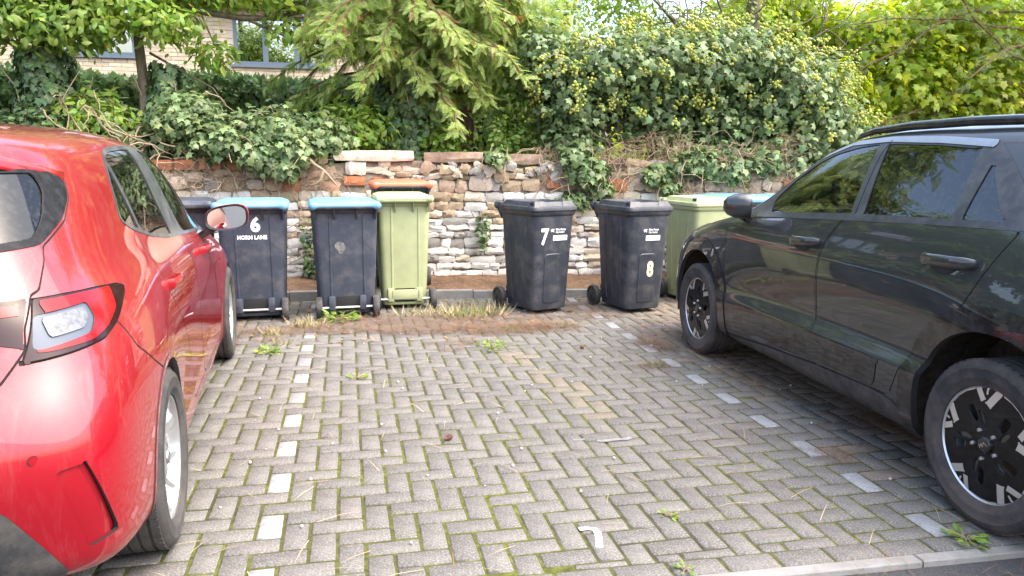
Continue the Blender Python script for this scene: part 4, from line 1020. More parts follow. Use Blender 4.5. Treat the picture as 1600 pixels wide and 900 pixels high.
sh.line('panel_gap', lambda V: V[:, [0, 1]], [(3.12, 0), (3.10, .3), (2.98, .55), (2.5, .735), (2.3, .76)], .004, lambda V, N: (N[:, 2] > .5) & (V[:, 2] < 1.12) & (V[:, 0] > 2.2))
sh.region('head_lamp', side_p, round_poly([(3.12, .80), (3.30, .79), (3.40, .70), (3.30, .62), (3.2, .70)], .02), lambda V, N: (V[:, 0] > 2.9) & (V[:, 1] > .3))
sh.region('rear_glass', rear_p, round_poly([(-1.2, 1.18), (-.1, 1.185), (.02, 1.20), (.10, 1.40), (-1.2, 1.44)], .03), m_rear)
sh.region('tail_lamp', rear_p, round_poly([(.12, .86), (.32, .88), (.36, .98), (.38, 1.20), (.32, 1.20), (.25, 1.0), (.10, .95)], .02), m_rear)
d = sh.classes(); d.pop(None, None)
body = part(sh, d, 'body_shell', 'body', M_blk, suv, 2)
tag(part(sh, d, 'panel_gap', 'panel_gap', M_gap, body, 2, -.006, 0), kind='stuff')
part(sh, d, 'head_lamp', 'head_lamp', G_lampw, suv, 0, .003); part(sh, d, 'head_lamp', 'head_lamp', G_lampw, suv, 1, .003)
part(sh, d, 'rear_glass', 'rear_glass', G_dark, suv, 2, -.002, .006)
for mi in (0, 1):
    sg = 1 if mi == 0 else -1
    part(sh, d, 'tail_lamp', 'tail_lamp', G_lamp, suv, mi, .004, .012)
    for q in 'rf': part(sh, d, 'arch_cladding_'+q, 'arch_cladding', M_gloss, suv, mi, .010, .03)
    part(sh, d, 'sill', 'sill', M_plast, suv, mi, .004, .03)
    part(sh, d, 'door_moulding', 'door_moulding', M_gloss, suv, mi, .004, .014)
    fr = part(sh, d, 'window_frame', 'window_frame', M_pil2, suv, mi, .002, .012)
    part(sh, d, 'silver_window_strip', 'silver_window_strip', M_chrome, fr, mi, .006, .008)
    part(sh, d, 'rear_quarter_glass', 'quarter_glass', G_dark, fr, mi, -.003, 0)
    for cls, g, gm, (xa, za, xb, zb, y0) in (('rear_door', 'rear_door_glass', G_dark, (.46, .995, .165, 1.005, .866)), ('front_door', 'front_door_glass', G_green, (1.52, .962, 1.24, .975, .868))):
        dr = part(sh, d, cls, 'door', M_blk, suv, mi, 0, .014); part(sh, d, g, 'door_glass', gm, dr, mi, -.003, 0)
        mb = MB(); rings = []
        for t, o, wd in ((0, -.012, .022), (.08, .026, .025), (.3, .044, .024), (.7, .046, .024), (.92, .034, .023), (1, .004, .016)):
            x = xa+(xb-xa)*t; z = za+(zb-za)*t+.012
            rings.append([Vector((x, sg*(y0+o+.011*math.cos(a)), z+wd*math.sin(a))) for a in np.linspace(0, 2*math.pi, 13)[:-1]])
        mb.loft(rings); mb.build('door_handle', M_blk, dr, angle=60)
        cx_, cz_ = (xa+xb)/2+.03, (za+zb)/2-.012
        MB().add([(cx_+.075*math.cos(a), sg*(y0+.006-.006*math.sin(a)), cz_+.034*math.sin(a)) for a in np.linspace(0, 2*math.pi, 25)[:-1]], [tuple(range(24))]).build('handle_recess', M_gap, dr)
part(sh, d, 'windscreen', 'windscreen', G_green, suv, 2, 0, .004)
for k, cx in enumerate((0, 2.72)):
    liner(suv, cx, .455, .86, .56, z=.35)
    for sg in (1, -1): suv_wheel(suv, (cx, sg*(.905-.1075), .334), sg < 0, spin=(0 if k == 0 else .55))
MB().box((1.36, 0, .30), (4.0, 1.30, .14)).build('underbody', M_plast, suv)
cabin(suv, 2.05, 1.25, .42, -1)
for sg in (1, -1):
    pts = [(1.52, .512, 1.535), (1.44, .535, 1.555), (1.3, .553, 1.575), (1.0, .570, 1.588), (.6, .575, 1.592), (.2, .562, 1.584), (-.1, .545, 1.568), (-.2, .54, 1.545)]
    MB().tube([(a, sg*b, c) for a, b, c in pts], [.006, .015, .020, .022, .022, .022, .018, .006], 8).build('roof_rail', M_gloss, suv, angle=60)
    c = Vector((2.04, sg*.925, 1.13)); rings = []      # folded in against the door
    for t, s_ in ((-.05, .97), (-.045, 1.0), (0, 1.0), (.05, .90), (.09, .70), (.115, .35)):
        ring = []
        for k in range(24):
            a = 2*math.pi*k/24; e = 3.2; q = (abs(math.cos(a))**e+abs(math.sin(a))**e)**(-1/e)
            u_ = Vector((-math.cos(a)*q*.105*s_, 0, math.sin(a)*q*.080*s_)); fa = rad(22)
            ring.append(c+Vector((u_.x*math.cos(fa)+t*math.sin(fa), sg*(t*math.cos(fa)-u_.x*math.sin(fa)), u_.z)))
        rings.append(ring)
    ms = MB().loft(rings).build('door_mirror', M_blk, suv, angle=60)
    MB().add([p+Vector((0, -sg*.008, 0)) for p in [c+(q-c)*.9 for q in rings[0]]], [tuple(range(24))]).build('mirror_glass', G_mirror, ms)
    MB().loft([[c+Vector((.10, sg*.03, -.05)), c+Vector((.03, sg*.03, -.06)), c+Vector((.03, -sg*.02, -.06)), c+Vector((.10, -sg*.02, -.05))], [c+Vector((.12, -sg*.12, -.09)), c+Vector((.05, -sg*.12, -.09)), c+Vector((.05, -sg*.12, -.13)), c+Vector((.12, -sg*.12, -.13))]]).build('mirror_stalk', M_gloss, ms)
# ------------------------------------------------------------------ wheelie bins
def bin_mat(n, c, **k): return mat(n, c, .48, spec=.45, var=.10, vscale=5, bump=.06, bscale=260, dirt=(.22, .20, .17), dscale=7, damt=.30, dpos=.59, rvar=.12, **k)
M_bin = bin_mat('charcoal bin plastic', (.034, .041, .058)); M_binblk = bin_mat('black bin plastic', (.024, .028, .038))
M_blue = bin_mat('sun bleached blue plastic', (.12, .29, .42)); M_green = bin_mat('olive green plastic', (.33, .36, .185)); M_red_lid = bin_mat('orange red plastic', (.62, .13, .065))
M_steel = mat('galvanised axle', (.65, .65, .64), .35, metal=.9, var=.1, dirt=(.3, .22, .15), dscale=30, damt=.5)
M_wheel = mat('bin wheel rubber', (.022, .022, .024), .7, var=.2, dirt=(.12, .10, .08), dscale=12, damt=.6)
M_print = mat('white print', (.82, .82, .80), .6, var=.04, dirt=(.5, .5, .5), dscale=40, damt=.4, dpos=.64)
M_print2 = mat('cream sticker', (.80, .72, .42), .5, var=.05)
M_scuff = mat('pale scuff', (.24, .22, .19), .7, var=.3, vscale=20, dirt=(.05, .055, .065), dscale=26, damt=.9, dpos=.5)

def wheelie_bin(label, loc, rz, w, d, wb, db, mb_, ml, group='wheelie bins along the stone wall', lid='ridge', hz=1.0):
    B = empty('wheelie_bin', loc, rz, label, 'wheelie bin', group); H = .955*hz
    def ring(z, gx=0, gy=0, r=.055):
        t = (z/H)
        return rrect(wb+(w-wb)*t+gx, db+(d-db)*t+gy, r, z, n=5)
    m = MB(); m.loft([ring(.035, -.03, -.03, .04), ring(.045, 0, 0), ring(.25), ring(.5), ring(.75), ring(H-.05), ring(H-.045, .012, .012), ring(H-.03, .03, .03), ring(H, .034, .034)])
    body = m.build('body', mb_, B, angle=28)
    fy = lambda z: -(db+(d-db)*z/H)/2          # front face y at height z
    tl = math.atan((d-db)/2/H)
    def front(s, x, z, off=0): return Vector((x, s*(-fy(z)+off), z))
    # arched panel pressed into the lower front
    p = round_poly([(-wb*.26, .10), (wb*.26, .10), (wb*.26, .53), (wb*.20, .565), (-wb*.20, .565), (-wb*.26, .53)], .04, 4)
    p2 = [(x*.93, .32+(z-.32)*.965) for x, z in p]
    MB().loft([[front(-1, x, z, -.002) for x, z in p], [front(-1, x, z, .006) for x, z in p2]], cap=True).build('front_panel', mb_, B, angle=20)
    for sg in (1, -1):                           # upright ribs down both sides
        for yy in (-.16, .02, .15):
            x = lambda z: (wb+(w-wb)*z/H)/2
            mm = MB()
            a, b, g = .10, H-.06, .016
            mm.loft([[Vector((sg*(x(z)-.004), yy*(.8+.2*z)-g, z)), Vector((sg*(x(z)+.006), yy*(.8+.2*z)-g*.6, z)), Vector((sg*(x(z)+.006), yy*(.8+.2*z)+g*.6, z)), Vector((sg*(x(z)-.004), yy*(.8+.2*z)+g, z))] for z in (a, b)], cap=True)
            mm.build('side_rib', mb_, B, angle=20)
    for xx in (-.27, .24):                       # ribs down the back
        mm = MB(); mm.loft([[front(1, xx*w+g, z, o) for g, o in ((-.012, -.003), (-.006, .007), (.006, .007), (.012, -.003))] for z in (.16, H-.06)], cap=True); mm.build('back_rib', mb_, B, angle=20)
    # black box painting the shade of the foot recess, axle and wheels at the back
    yb = db/2
    MB().box((0, yb+.006, .135), (.19, .02, .13), bev=.006).build('foot_shade_box', M_gap, B)
    for xx in (-.135, .135): MB().box((xx, yb+.015, .14), (.06, .07, .13), bev=.012).build('axle_bracket', mb_, B)
    hw = w/2-.045 if w > .5 else wb/2+.045
    MB().tube([(-hw, yb+.03, .10), (hw, yb+.03, .10)], .011, 10).build('axle', M_steel, B)
    for sg in (1, -1):
        wl = MB().lathe([(.02, -.028), (.058, -.026), (.062, -.018), (.078, -.018), (.084, -.028), (.095, -.027), (.100, -.018), (.100, .018), (.095, .027), (.084, .028), (.078, .018), (.062, .018), (.058, .026), (.02, .028)], 28, axis='x', c=(sg*(hw+.01), yb+.03, .10)).build('wheel', M_wheel, B, angle=40)
        MB().lathe([(0, sg*.034), (.018, sg*.032), (.022, sg*.02)], 16, axis='x', c=(sg*(hw+.01), yb+.03, .10)).build('wheel_hub', M_gap, wl)
    # handle lugs, hinge roll and lid
    for xx in (-.46, -.17, .17, .46):
        MB().loft([[Vector((xx*w-.006, d/2-.01, H-.10)), Vector((xx*w+.006, d/2-.01, H-.10)), Vector((xx*w+.006, d/2+.0, H-.10)), Vector((xx*w-.006, d/2+.0, H-.10))], [Vector((xx*w-.006, d/2, H-.01)), Vector((xx*w+.006, d/2, H-.01)), Vector((xx*w+.006, d/2+.075, H-.01)), Vector((xx*w-.006, d/2+.075, H-.01))]]).build('handle_gusset', mb_, B)
    MB().tube([(-w*.46, d/2+.062, H+.01), (w*.46, d/2+.062, H+.01)], .019, 12).build('handle_bar', mb_, B)
    lw, ld, z0 = w+.05, d+.05, H+.003
    cy = .0
    L_ = MB()
    rg = lambda gw, gd, z, r=.05, c=0: rrect(lw-gw, ld-gd, r, z, n=5, cy=cy+c)
    if lid == 'ridge':
        L_.loft([rg(.02, .02, z0-.012), rg(0, 0, z0), rg(0, 0, z0+.026), rg(.006, .006, z0+.032), rg(.05, .05, z0+.036), rg(.10, .12, z0+.074, .04), rg(.13, .16, z0+.078, .04), rg(.19, .22, z0+.058, .03), rg(.24, .28, z0+.060, .03)])
    else:
        L_.loft([rg(.02, .02, z0-.012), rg(0, 0, z0), rg(0, 0, z0+.022), rg(.03, .03, z0+.045, .05), rg(.12, .12, z0+.062, .05), rg(.26, .26, z0+.066, .04)])
    lidO = L_.build('lid', ml, B, angle=32)
    if lid == 'ridge':
        for sg in (1, -1):     # the two grip hoods on the front corners
            c = Vector((sg*lw*.30, -ld/2+.075, z0+.03))
            MB().loft([[c+Vector((a*.075, b*.055, 0)) for a, b in ((-1, -1), (1, -1), (1, 1), (-1, 1))], [c+Vector((a*.05, b*.03+.012, .052)) for a, b in ((-1, -1), (1, -1), (1, 1), (-1, 1))]]).build('lid_grip', ml, lidO, angle=20)
            MB().box(c+Vector((sg*.062, .005, .028)), (.012, .05, .022)).build('grip_shade_box', M_gap, lidO)  # small black block paints the shade of a grip opening
    # hinge roll: bulbous ends with a straight bar between
    zz = z0+.020; yy = d/2+.058
    rl = MB(); xs = np.linspace(-1, 1, 29); pts = [(x*lw/2, yy, zz) for x in xs]; rr = [.012 if abs(x) > .985 else (.036 if abs(x) > .80 else (.024 if abs(x) < .72 else .030)) for x in xs]
    rl.tube(pts, rr, 14); rl.box((0, d/2+.02, zz+.018), (lw*.93, .09, .028), bev=.008); rl.build('hinge_roll', ml, lidO, angle=50)
    B['_h'] = H
    return B, front

def on_face(front, s, x, z, tl):
    """matrix for lettering lying on the front (s=-1) or back (s=1) face"""
    P = front(s, x, z, .009 if (s < 0 and z < .58) else .0035); up = (front(s, x, z+.1) - front(s, x, z)).normalized(); rt = Vector((1, 0, 0)) if s < 0 else Vector((-1, 0, 0))
    n = rt.cross(up); return Matrix((rt, up, n)).transposed().to_4x4() @ Matrix.Identity(4), P
def decal(front, s, x, z):
    m, P = on_face(front, s, x, z, 0); m.translation = P; return m
def rect_decal(B, front, s, x, z, w, h, name, mm):
    P = [front(s, x+a*w/2, z+b*h/2, .0035) for a, b in ((-1, -1), (1, -1), (1, 1), (-1, 1))]
    return MB().add(P, [(0, 1, 2, 3)]).build(name, mm, B, recalc=False)
def council(B, front, x, z):
    # white council mark: a small running figure of strokes, two lines of lettering, a blank address panel
    mk = MB()
    for a, b, w_ in (((-.030, .012), (-.018, -.004), .007), ((-.018, -.004), (-.030, -.014), .006), ((-.016, .014), (-.008, 0), .008), ((-.008, 0), (.006, .014), .007), ((-.008, 0), (.004, -.016), .007), ((-.040, .004), (-.034, -.004), .008)):
        A = front(-1, x-.062+a[0]*.8, z+.012+a[1], .0035); C_ = front(-1, x-.062+b[0]*.8, z+.012+b[1], .0035); t = (C_-A).normalized(); n = Vector((t.z, 0, -t.x))*w_/2
        mk.add([A+n, A-n, C_-n, C_+n], [(0, 1, 2, 3)])
    mk.build('council_emblem', M_print, B, recalc=False)
    text_mesh('council_lettering', 'Milton Keynes', .026, M_print, B, decal(front, -1, x-.040, z+.019), bold=.02, align='LEFT', sx=.72)
    text_mesh('council_lettering', 'City Council', .026, M_print, B, decal(front, -1, x-.040, z-.005), bold=.012, align='LEFT', sx=.72)
    rect_decal(B, front, -1, x+.012, z-.058, .155, .047, 'address_panel', M_print)

BW = dict(w=.565, d=.60, wb=.48, db=.48)         # big blue lidded kind
SW = dict(w=.455, d=.60, wb=.375, db=.49)        # slimmer kind
b6, f6 = wheelie_bin('charcoal bin with pale blue lid marked 6 HORN LANE, beside the red car mirror', (-.82, 6.99, 0), math.pi+.05, **BW, mb_=M_bin, ml=M_blue, lid='flat', hz=1.03)
t = text_mesh('house_number', '6', .165, M_print, b6, decal(f6, 1, -.03, .84), bold=.045, sx=.95)
text_mesh('street_lettering', 'HORN LANE', .046, M_print, b6, decal(f6, 1, .00, .735), bold=.05, sx=.90, space=1.05)
bb, fb = wheelie_bin('charcoal bin with pale blue lid and a round pale scuff on its unmarked back', (-.04, 6.98, 0), math.pi+.06, **BW, mb_=M_bin, ml=M_blue, lid='flat', hz=1.03)
P = [fb(1, .05+.045*math.cos(a)*(1+.15*math.sin(2*a)), .645+.045*math.sin(a)-(.02 if abs(math.cos(a)) < .3 and math.sin(a) < 0 else 0), .0025) for a in np.linspace(0, 2*math.pi, 25)[:-1]]
MB().add(P, [tuple(range(24))]).build('scuff_mark', M_scuff, bb, recalc=False)
bc, fc = wheelie_bin('olive green bin with its back to the viewer, in front of the red lidded bin', (.505, 7.30, 0), math.pi+.02, w=.49, d=.60, wb=.41, db=.49, mb_=M_green, ml=M_green, lid='flat', hz=1.07)
MB().box((0, .49/2+.035, .145), (.27, .03, .09), bev=.006).build('foot_plate', M_green, bc)
bd, fd = wheelie_bin('dark bin with orange red lid standing close to the wall behind the green bin', (.535, 7.93, .115), math.pi+.02, **BW, mb_=M_bin, ml=M_red_lid, lid='flat', hz=1.06)
bz, fz = wheelie_bin('black bin with grey lid at the far left, half hidden by the red car window', (-1.47, 7.15, 0), math.pi+.12, **BW, mb_=M_binblk, ml=M_bin, lid='flat', hz=1.03)
b7, f7 = wheelie_bin('black bin with a big white 7 beside its council panel', (1.735, 6.82, 0), .33, **SW, mb_=M_binblk, ml=M_binblk)
text_mesh('house_number', '7', .20, M_print, b7, decal(f7, -1, -.105, .715), bold=.03, sx=.80)
council(b7, f7, .055, .765)
b8, f8 = wheelie_bin('black bin with a cream 8 low on its front, next to the black SUV', (2.64, 6.70, 0), .20, **SW, mb_=M_binblk, ml=M_binblk)
text_mesh('house_number', '8', .19, M_print2, b8, decal(f8, -1, .03, .41), bold=.045, sx=.72)
council(b8, f8, .03, .765)
be, fe = wheelie_bin('olive green bin behind the SUV front wheel, right of bin 8', (3.46, 7.00, 0), .14, **SW, mb_=M_green, ml=M_green, hz=1.02)
bf, ff_ = wheelie_bin('blue lidded bin just behind the SUV door mirror', (4.12, 7.50, 0), .1, **BW, mb_=M_bin, ml=M_blue, lid='flat', hz=1.03)
bg_, fg = wheelie_bin('added blue lidded bin behind the SUV, standing in for a window reflection', (4.78, 7.42, 0), .1, **BW, mb_=M_bin, ml=M_blue, lid='flat', hz=1.03)  # extra bin, added for the blue reflected in the SUV front window
# ------------------------------------------------------------------ leaves, sprays and needles as real geometry
def leaf_mat(n, c, tr=.35, isl=.34, hue=.03, rough=.42, **k): return mat(n, c, rough, spec=.45, var=.1, vscale=2.0, isl=isl, hue=hue, trans=tr, **k)
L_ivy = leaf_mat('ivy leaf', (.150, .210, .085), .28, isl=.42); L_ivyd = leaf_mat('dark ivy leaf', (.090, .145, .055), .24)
L_umbel = leaf_mat('ivy flower head', (.37, .40, .085), .2, isl=.3, rough=.8)
L_holly = leaf_mat('holly leaf', (.19, .28, .06), .42, rough=.35); L_light = leaf_mat('pale green leaf', (.20, .29, .05), .48)
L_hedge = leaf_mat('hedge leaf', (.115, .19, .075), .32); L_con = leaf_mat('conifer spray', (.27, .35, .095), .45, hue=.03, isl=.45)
L_cond = leaf_mat('dead conifer spray', (.24, .11, .045), .25); L_maple = leaf_mat('sunlit maple leaf', (.29, .37, .05), .55, isl=.25)
L_pine = leaf_mat('pine needles', (.15, .20, .08), .38); L_can = leaf_mat('upper canopy leaf', (.06, .11, .03), .22)
L_straw = mat('dry needles', (.20, .125, .078), .9, var=.2, isl=.4, hue=.03, spec=.2); L_grass = leaf_mat('grass blade', (.16, .20, .06), .4, isl=.4, hue=.05); L_hay = mat('bleached grass', (.36, .29, .16), .9, var=.1, isl=.3, hue=.02, spec=.2)
M_bark = mat('grey brown bark', (.16, .125, .09), .95, spec=.1, var=.35, vscale=8, bump=1, bscale=30, dirt=(.09, .10, .05), dscale=5, damt=.6, stretch=(3, 3, .6))
M_barkr = mat('reddish conifer bark', (.13, .075, .05), .95, spec=.1, var=.4, vscale=8, bump=1, bscale=26, stretch=(4, 4, .5))
M_twig = mat('bare ivy stem', (.30, .225, .15), .9, spec=.2, var=.25, vscale=14)
M_berry = mat('red berry', (.5, .05, .02), .35, var=.1)

def tpl(pts, F): return np.array(pts, float), np.array(F)
T_ivy = tpl([(0, .05, .05), (0, 1, -.10), (.25, .62, .04), (.52, .50, -.05), (.30, .22, .06), (.46, -.05, -.02), (0, -.02, .0), (-.46, -.05, -.02), (-.30, .22, .06), (-.52, .50, -.05), (-.25, .62, .04), (0, .5, .08)],
           [(11, 1, 2), (11, 2, 3), (11, 3, 4), (0, 4, 5), (0, 5, 6), (0, 6, 7), (0, 7, 8), (11, 8, 9), (11, 9, 10), (11, 10, 1), (11, 4, 0), (11, 0, 8)])
T_leaf = tpl([(0, 0, 0), (.24, .3, -.06), (.22, .68, -.06), (0, 1, -.12), (-.22, .68, -.06), (-.24, .3, -.06), (0, .34, .03), (0, .68, .01)], [(0, 1, 6), (1, 2, 7), (1, 7, 6), (2, 3, 7), (3, 4, 7), (4, 5, 6), (4, 6, 7), (5, 0, 6)])
T_card = tpl([(0, 0, 0), (.42, .5, .06), (0, 1, -.05), (-.42, .5, .06)], [(0, 1, 2), (0, 2, 3)])
T_small = tpl([(0, 0, 0), (.3, .45, .05), (0, 1, -.05), (-.3, .45, .05)], [(0, 1, 2), (0, 2, 3)])
def t_frond():
    V, F = [], []
    def kite(p, ang, l, w, z=0):
        d = np.array([math.sin(ang), math.cos(ang)]); n = np.array([d[1], -d[0]]); o = len(V)
        for q in (p, p+d*l*.4+n*w, p+d*l, p+d*l*.4-n*w): V.append((q[0], q[1], z - .10*(q[1])**2 - .35*q[0]**2))
        F.append((o, o+1, o+2)); F.append((o, o+2, o+3))
    kite(np.array([0, 0.]), 0, 1.0, .012)
    for k in range(7):
        t = .08+.13*k; l = .36*(1-t)**.7+.05
        for s in (-1, 1):
            p = np.array([0, t+.04*s]); a = s*(.62-.2*t); kite(p, a, l, .020)
            for m in (1, 2):
                q = p + np.array([math.sin(a), math.cos(a)])*l*(.26*m+.05); b = l*.42*(1-.2*m)
                kite(q, a+s*.6, b, .016)
                if m == 1: kite(q, a-s*.6, b, .016)
    return tpl(V, F)
T_frond = t_frond()
def t_tuft(n=22):
    V, F = [], []
    r = random.Random(3)
    for k in range(n):
        a = r.uniform(0, 6.28); s = r.uniform(.15, .9); d = Vector((math.cos(a)*s, 1, math.sin(a)*s)).normalized()*r.uniform(.7, 1.0); n_ = d.cross(Vector((r.random()-.5, r.random()-.5, r.random()-.5))).normalized()*.011
        o = len(V); b = Vector((0, r.uniform(0, .25), 0)); V += [b+n_, b-n_, b+d]; F.append((o, o+1, o+2))
    return tpl(V, F)
T_tuft = t_tuft()
def t_ball():
    bm = bmesh.new(); bmesh.ops.create_icosphere(bm, subdivisions=1, radius=1); V = [tuple(v.co) for v in bm.verts]; F = [[v.index for v in f.verts] for f in bm.faces]; bm.free(); return tpl(V, F)
T_ball = t_ball()

def unit(a): return a/np.maximum(np.linalg.norm(a, axis=-1, keepdims=True), 1e-9)
def bake(T, P, Y, Z, sc):
    """instances of template T: local +Y along Y, local Z near Z"""
    TV, TF = T; Y = unit(Y); X = unit(np.cross(Y, Z)); Z = np.cross(X, Y)
    sc = np.broadcast_to(np.asarray(sc, float).reshape(-1, 1) if np.ndim(sc) < 2 else sc, (len(P), 1))
    V = (TV[None, :, 0:1]*X[:, None] + TV[None, :, 1:2]*Y[:, None] + TV[None, :, 2:3]*Z[:, None])*sc[:, None] + P[:, None]
    F = TF[None] + (np.arange(len(P))*len(TV))[:, None, None]
    return V.reshape(-1, 3), F.reshape(-1, TF.shape[1])
def foliage(name, T, P, Y, Z, sc, m, parent=None, kind=None):
    V, F = bake(T, np.asarray(P, float), np.asarray(Y, float), np.asarray(Z, float), sc)
    o = np_mesh(name, V, F, m, parent)
    return tag(o, kind=kind) if kind else o
def blob_pts(blobs, n, inner=.55, lump=.16, seed=0, cut=None):
    """points through the outer part of a cluster of ellipsoids, with the outward direction; lumpy, not smooth"""
    g = np.random.default_rng(seed); B = np.array(blobs, float); area = (B[:, 3]*B[:, 4]+B[:, 3]*B[:, 5]+B[:, 4]*B[:, 5]); k = g.choice(len(B), n*2, p=area/area.sum())
    d = unit(g.normal(size=(n*2, 3))); ph = d@np.array([[3.1, 5.7], [4.3, -2.9], [2.2, 6.1]])
    r = (inner + (1-inner)*g.random(n*2)**.5) * (1 + lump*np.sin(ph[:, 0]*2+k)*np.cos(ph[:, 1]*1.7+k*2))
    P = B[k, :3] + d*B[k, 3:]*r[:, None]; N = unit(d/B[k, 3:])
    # drop points buried deep inside another blob
    keep = np.ones(n*2, bool)
    for b in B:
        q = (((P-b[:3])/b[3:])**2).sum(1); keep &= ~(q < inner**2*.8)
    if cut is not None: keep &= cut(P)
    P, N = P[keep], N[keep]
    return P[:n], N[:n]
def leafy(name, T, blobs, n, size, m, parent=None, droop=.8, inner=.55, lump=.16, seed=0, cut=None, up=.5, kind=None, svar=.35):
    P, N = blob_pts(blobs, n, inner, lump, seed, cut); g = np.random.default_rng(seed+99); k = len(P)
    Z = unit(N + g.normal(size=(k, 3))*.55 + np.array([0, 0, up])); D = unit(g.normal(size=(k, 3))*.6 + N*.5 + np.array([0, 0, -droop]))
    Y = D - (D*Z).sum(1, keepdims=True)*Z
    return foliage(name, T, P, Y, Z, size*(1-svar+2*svar*g.random(k)), m, parent, kind)
def trunk_mesh(name, pts, r, m, parent, n=10, wob=.03):
    pts = [Vector(p) + Vector((random.gauss(0, wob), random.gauss(0, wob), 0)) if 0 < i < len(pts)-1 else Vector(p) for i, p in enumerate(pts)]
    # refine
    mb = MB(); mb.tube(pts, r, n); return mb.build(name, m, parent, angle=60)
def lin(a, b, n): return [tuple(Vector(a).lerp(Vector(b), i/(n-1))) for i in range(n)]
def stems(name, curves, r, m, parent=None, n=5, kind=None):
    mb = MB()
    for c in curves: mb.tube(c, [r*(1-.6*i/(len(c)-1)) for i in range(len(c))] if not callable(r) else r(c), n)
    o = mb.build(name, m, parent, angle=60); return tag(o, kind='stuff') if (kind or len(curves) > 1) else o
def wander(p, d, n, step, jit, grav=0):
    p = Vector(p); d = Vector(d).normalized(); out = [p.copy()]
    for _ in range(n):
        d = (d + Vector((random.gauss(0, jit), random.gauss(0, jit), random.gauss(0, jit)-grav))).normalized(); p = p + d*step; out.append(p.copy())
    return out

# --- houses beyond the garden
M_bbrick = mat('buff house brick', (.56, .46, .33), .9, spec=.2, var=.12, vscale=10, isl=.16, hue=.012, bump=.4, bscale=60)
M_mortar = mat('pale mortar', (.50, .43, .33), .95, var=.1)
M_frame = mat('blue grey window frame', (.115, .150, .185), .45, var=.05)
M_slate = mat('grey slate', (.17, .19, .24), .6, var=.15, isl=.25, bump=.3, bscale=30)
M_timber = mat('orange timber cladding', (.42, .22, .09), .7, var=.2, vscale=4, stretch=(1, 1, 8))
M_soffit = mat('dark soffit', (.05, .05, .055), .6)
G_pane = glass_mat('house window glass', (.12, .14, .13), .55, rough=.01)
h1 = empty('brick_house', (0, 16, 1.0), 0, 'buff brick house with grey framed casement windows behind the hedge, left of the conifer', 'house')
win = [(-2.08, 2.21, 1.77, .92), (-5.6, 2.30, 1.75, .9)]
V, F = [], []
def wbox(mb, x0, x1, y0, y1, z0, z1): mb.box(((x0+x1)/2, (y0+y1)/2, (z0+z1)/2), (x1-x0, y1-y0, z1-z0))
bk = MB(); row = 0; z = .9
while z < 3.35:
    x = -7.5 + (.1125 if row % 2 else 0)
    while x < 1.6:
        a, b = x+.005, x+.220
        if not any(a < wx+ww-.02 and b > wx+.02 and z+.06 > wz and z < wz+wh for wx, wz, ww, wh in win): wbox(bk, a, min(b, 1.6), random.uniform(-.004, .003), .10, z, z+.065)
        x += .225
    z += .075; row += 1
tag(bk.build('brickwork', M_bbrick, h1), kind='stuff')
mw = MB(); wbox(mw, -7.6, 1.58, .012, .3, -.2, 2.205); wbox(mw, -7.6, -5.6, .012, .3, 2.205, 3.5); wbox(mw, -3.85, -2.08, .012, .3, 2.205, 3.5); wbox(mw, -.31, 1.58, .012, .3, 2.205, 3.5); mw.build('wall', M_mortar, h1)
for wx, wz, ww, wh in win:
    f = MB(); t = .065
    wbox(f, wx, wx+ww, .0, .07, wz, wz+t); wbox(f, wx, wx+ww, .0, .07, wz+wh-t, wz+wh); wbox(f, wx, wx+t, .003, .067, wz+t, wz+wh-t); wbox(f, wx+ww-t, wx+ww, .003, .067, wz+t, wz+wh-t)
    for k in (1, 2): wbox(f, wx+ww*k/3-.05, wx+ww*k/3+.05, .003, .067, wz+t, wz+wh-t)
    fo = f.build('window', M_frame, h1)
    for k in range(3):
        a = wx+ww*k/3+.05; b = wx+ww*(k+1)/3-.05; tl = [.012, -.006, .02][k]
        MB().add([(a, .03+tl, wz+t-.01), (b, .03, wz+t-.01), (b, .03-tl, wz+wh-t+.01), (a, .03, wz+wh-t+.01)], [(0, 1, 2, 3)]).build('pane', G_pane, fo)
    sl_ = MB(); wbox(sl_, wx-.06, wx+ww+.06, -.06, -.004, wz-.05, wz-.004); sl_.build('window_sill', M_frame, fo)
    rm = MB(); wbox(rm, wx, wx+ww, .9, .95, wz-.2, wz+wh+.2); rm.build('room_wall', M_soffit, h1)
ev = MB(); wbox(ev, -7.9, 1.9, -.40, .3, 3.36, 3.40); wbox(ev, -7.9, 1.9, -.44, -.40, 3.30, 3.48); ev.build('eaves', M_soffit, h1)
sv = MB()
for r_ in range(14):
    for c in range(34):
        x = -7.9+c*.29+(.145 if r_ % 2 else 0); y = -.46+r_*.2; zz = 3.46+r_*.12
        sv.add([(x, y, zz+.012), (x+.28, y, zz+.012), (x+.28, y+.34, zz+.20), (x, y+.34, zz+.20), (x, y, zz), (x+.28, y, zz)], [(0, 1, 2, 3), (4, 5, 1, 0)])
tag(sv.build('roof_slates', M_slate, h1), kind='stuff')
h2 = empty('timber_clad_house', (3.0, 15.2, 1.0), rad(-6), 'timber clad house with a grey slate roof, glimpsed above the conifer', 'house')
wl = MB(); wbox(wl, -1.3, 1.4, .0, .3, -.2, 3.3); wl.build('wall', M_bbrick, h2)
for k in range(5):
    bd_ = MB(); wbox(bd_, -1.32, 1.42, -.035, -.002, 2.72+k*.11, 2.82+k*.11); bd_.build('cladding_board', M_timber, h2)
gt = MB(); wbox(gt, -1.5, 1.6, -.46, -.37, 3.28, 3.36); gt.build('gutter', M_soffit, h2)
sv = MB()
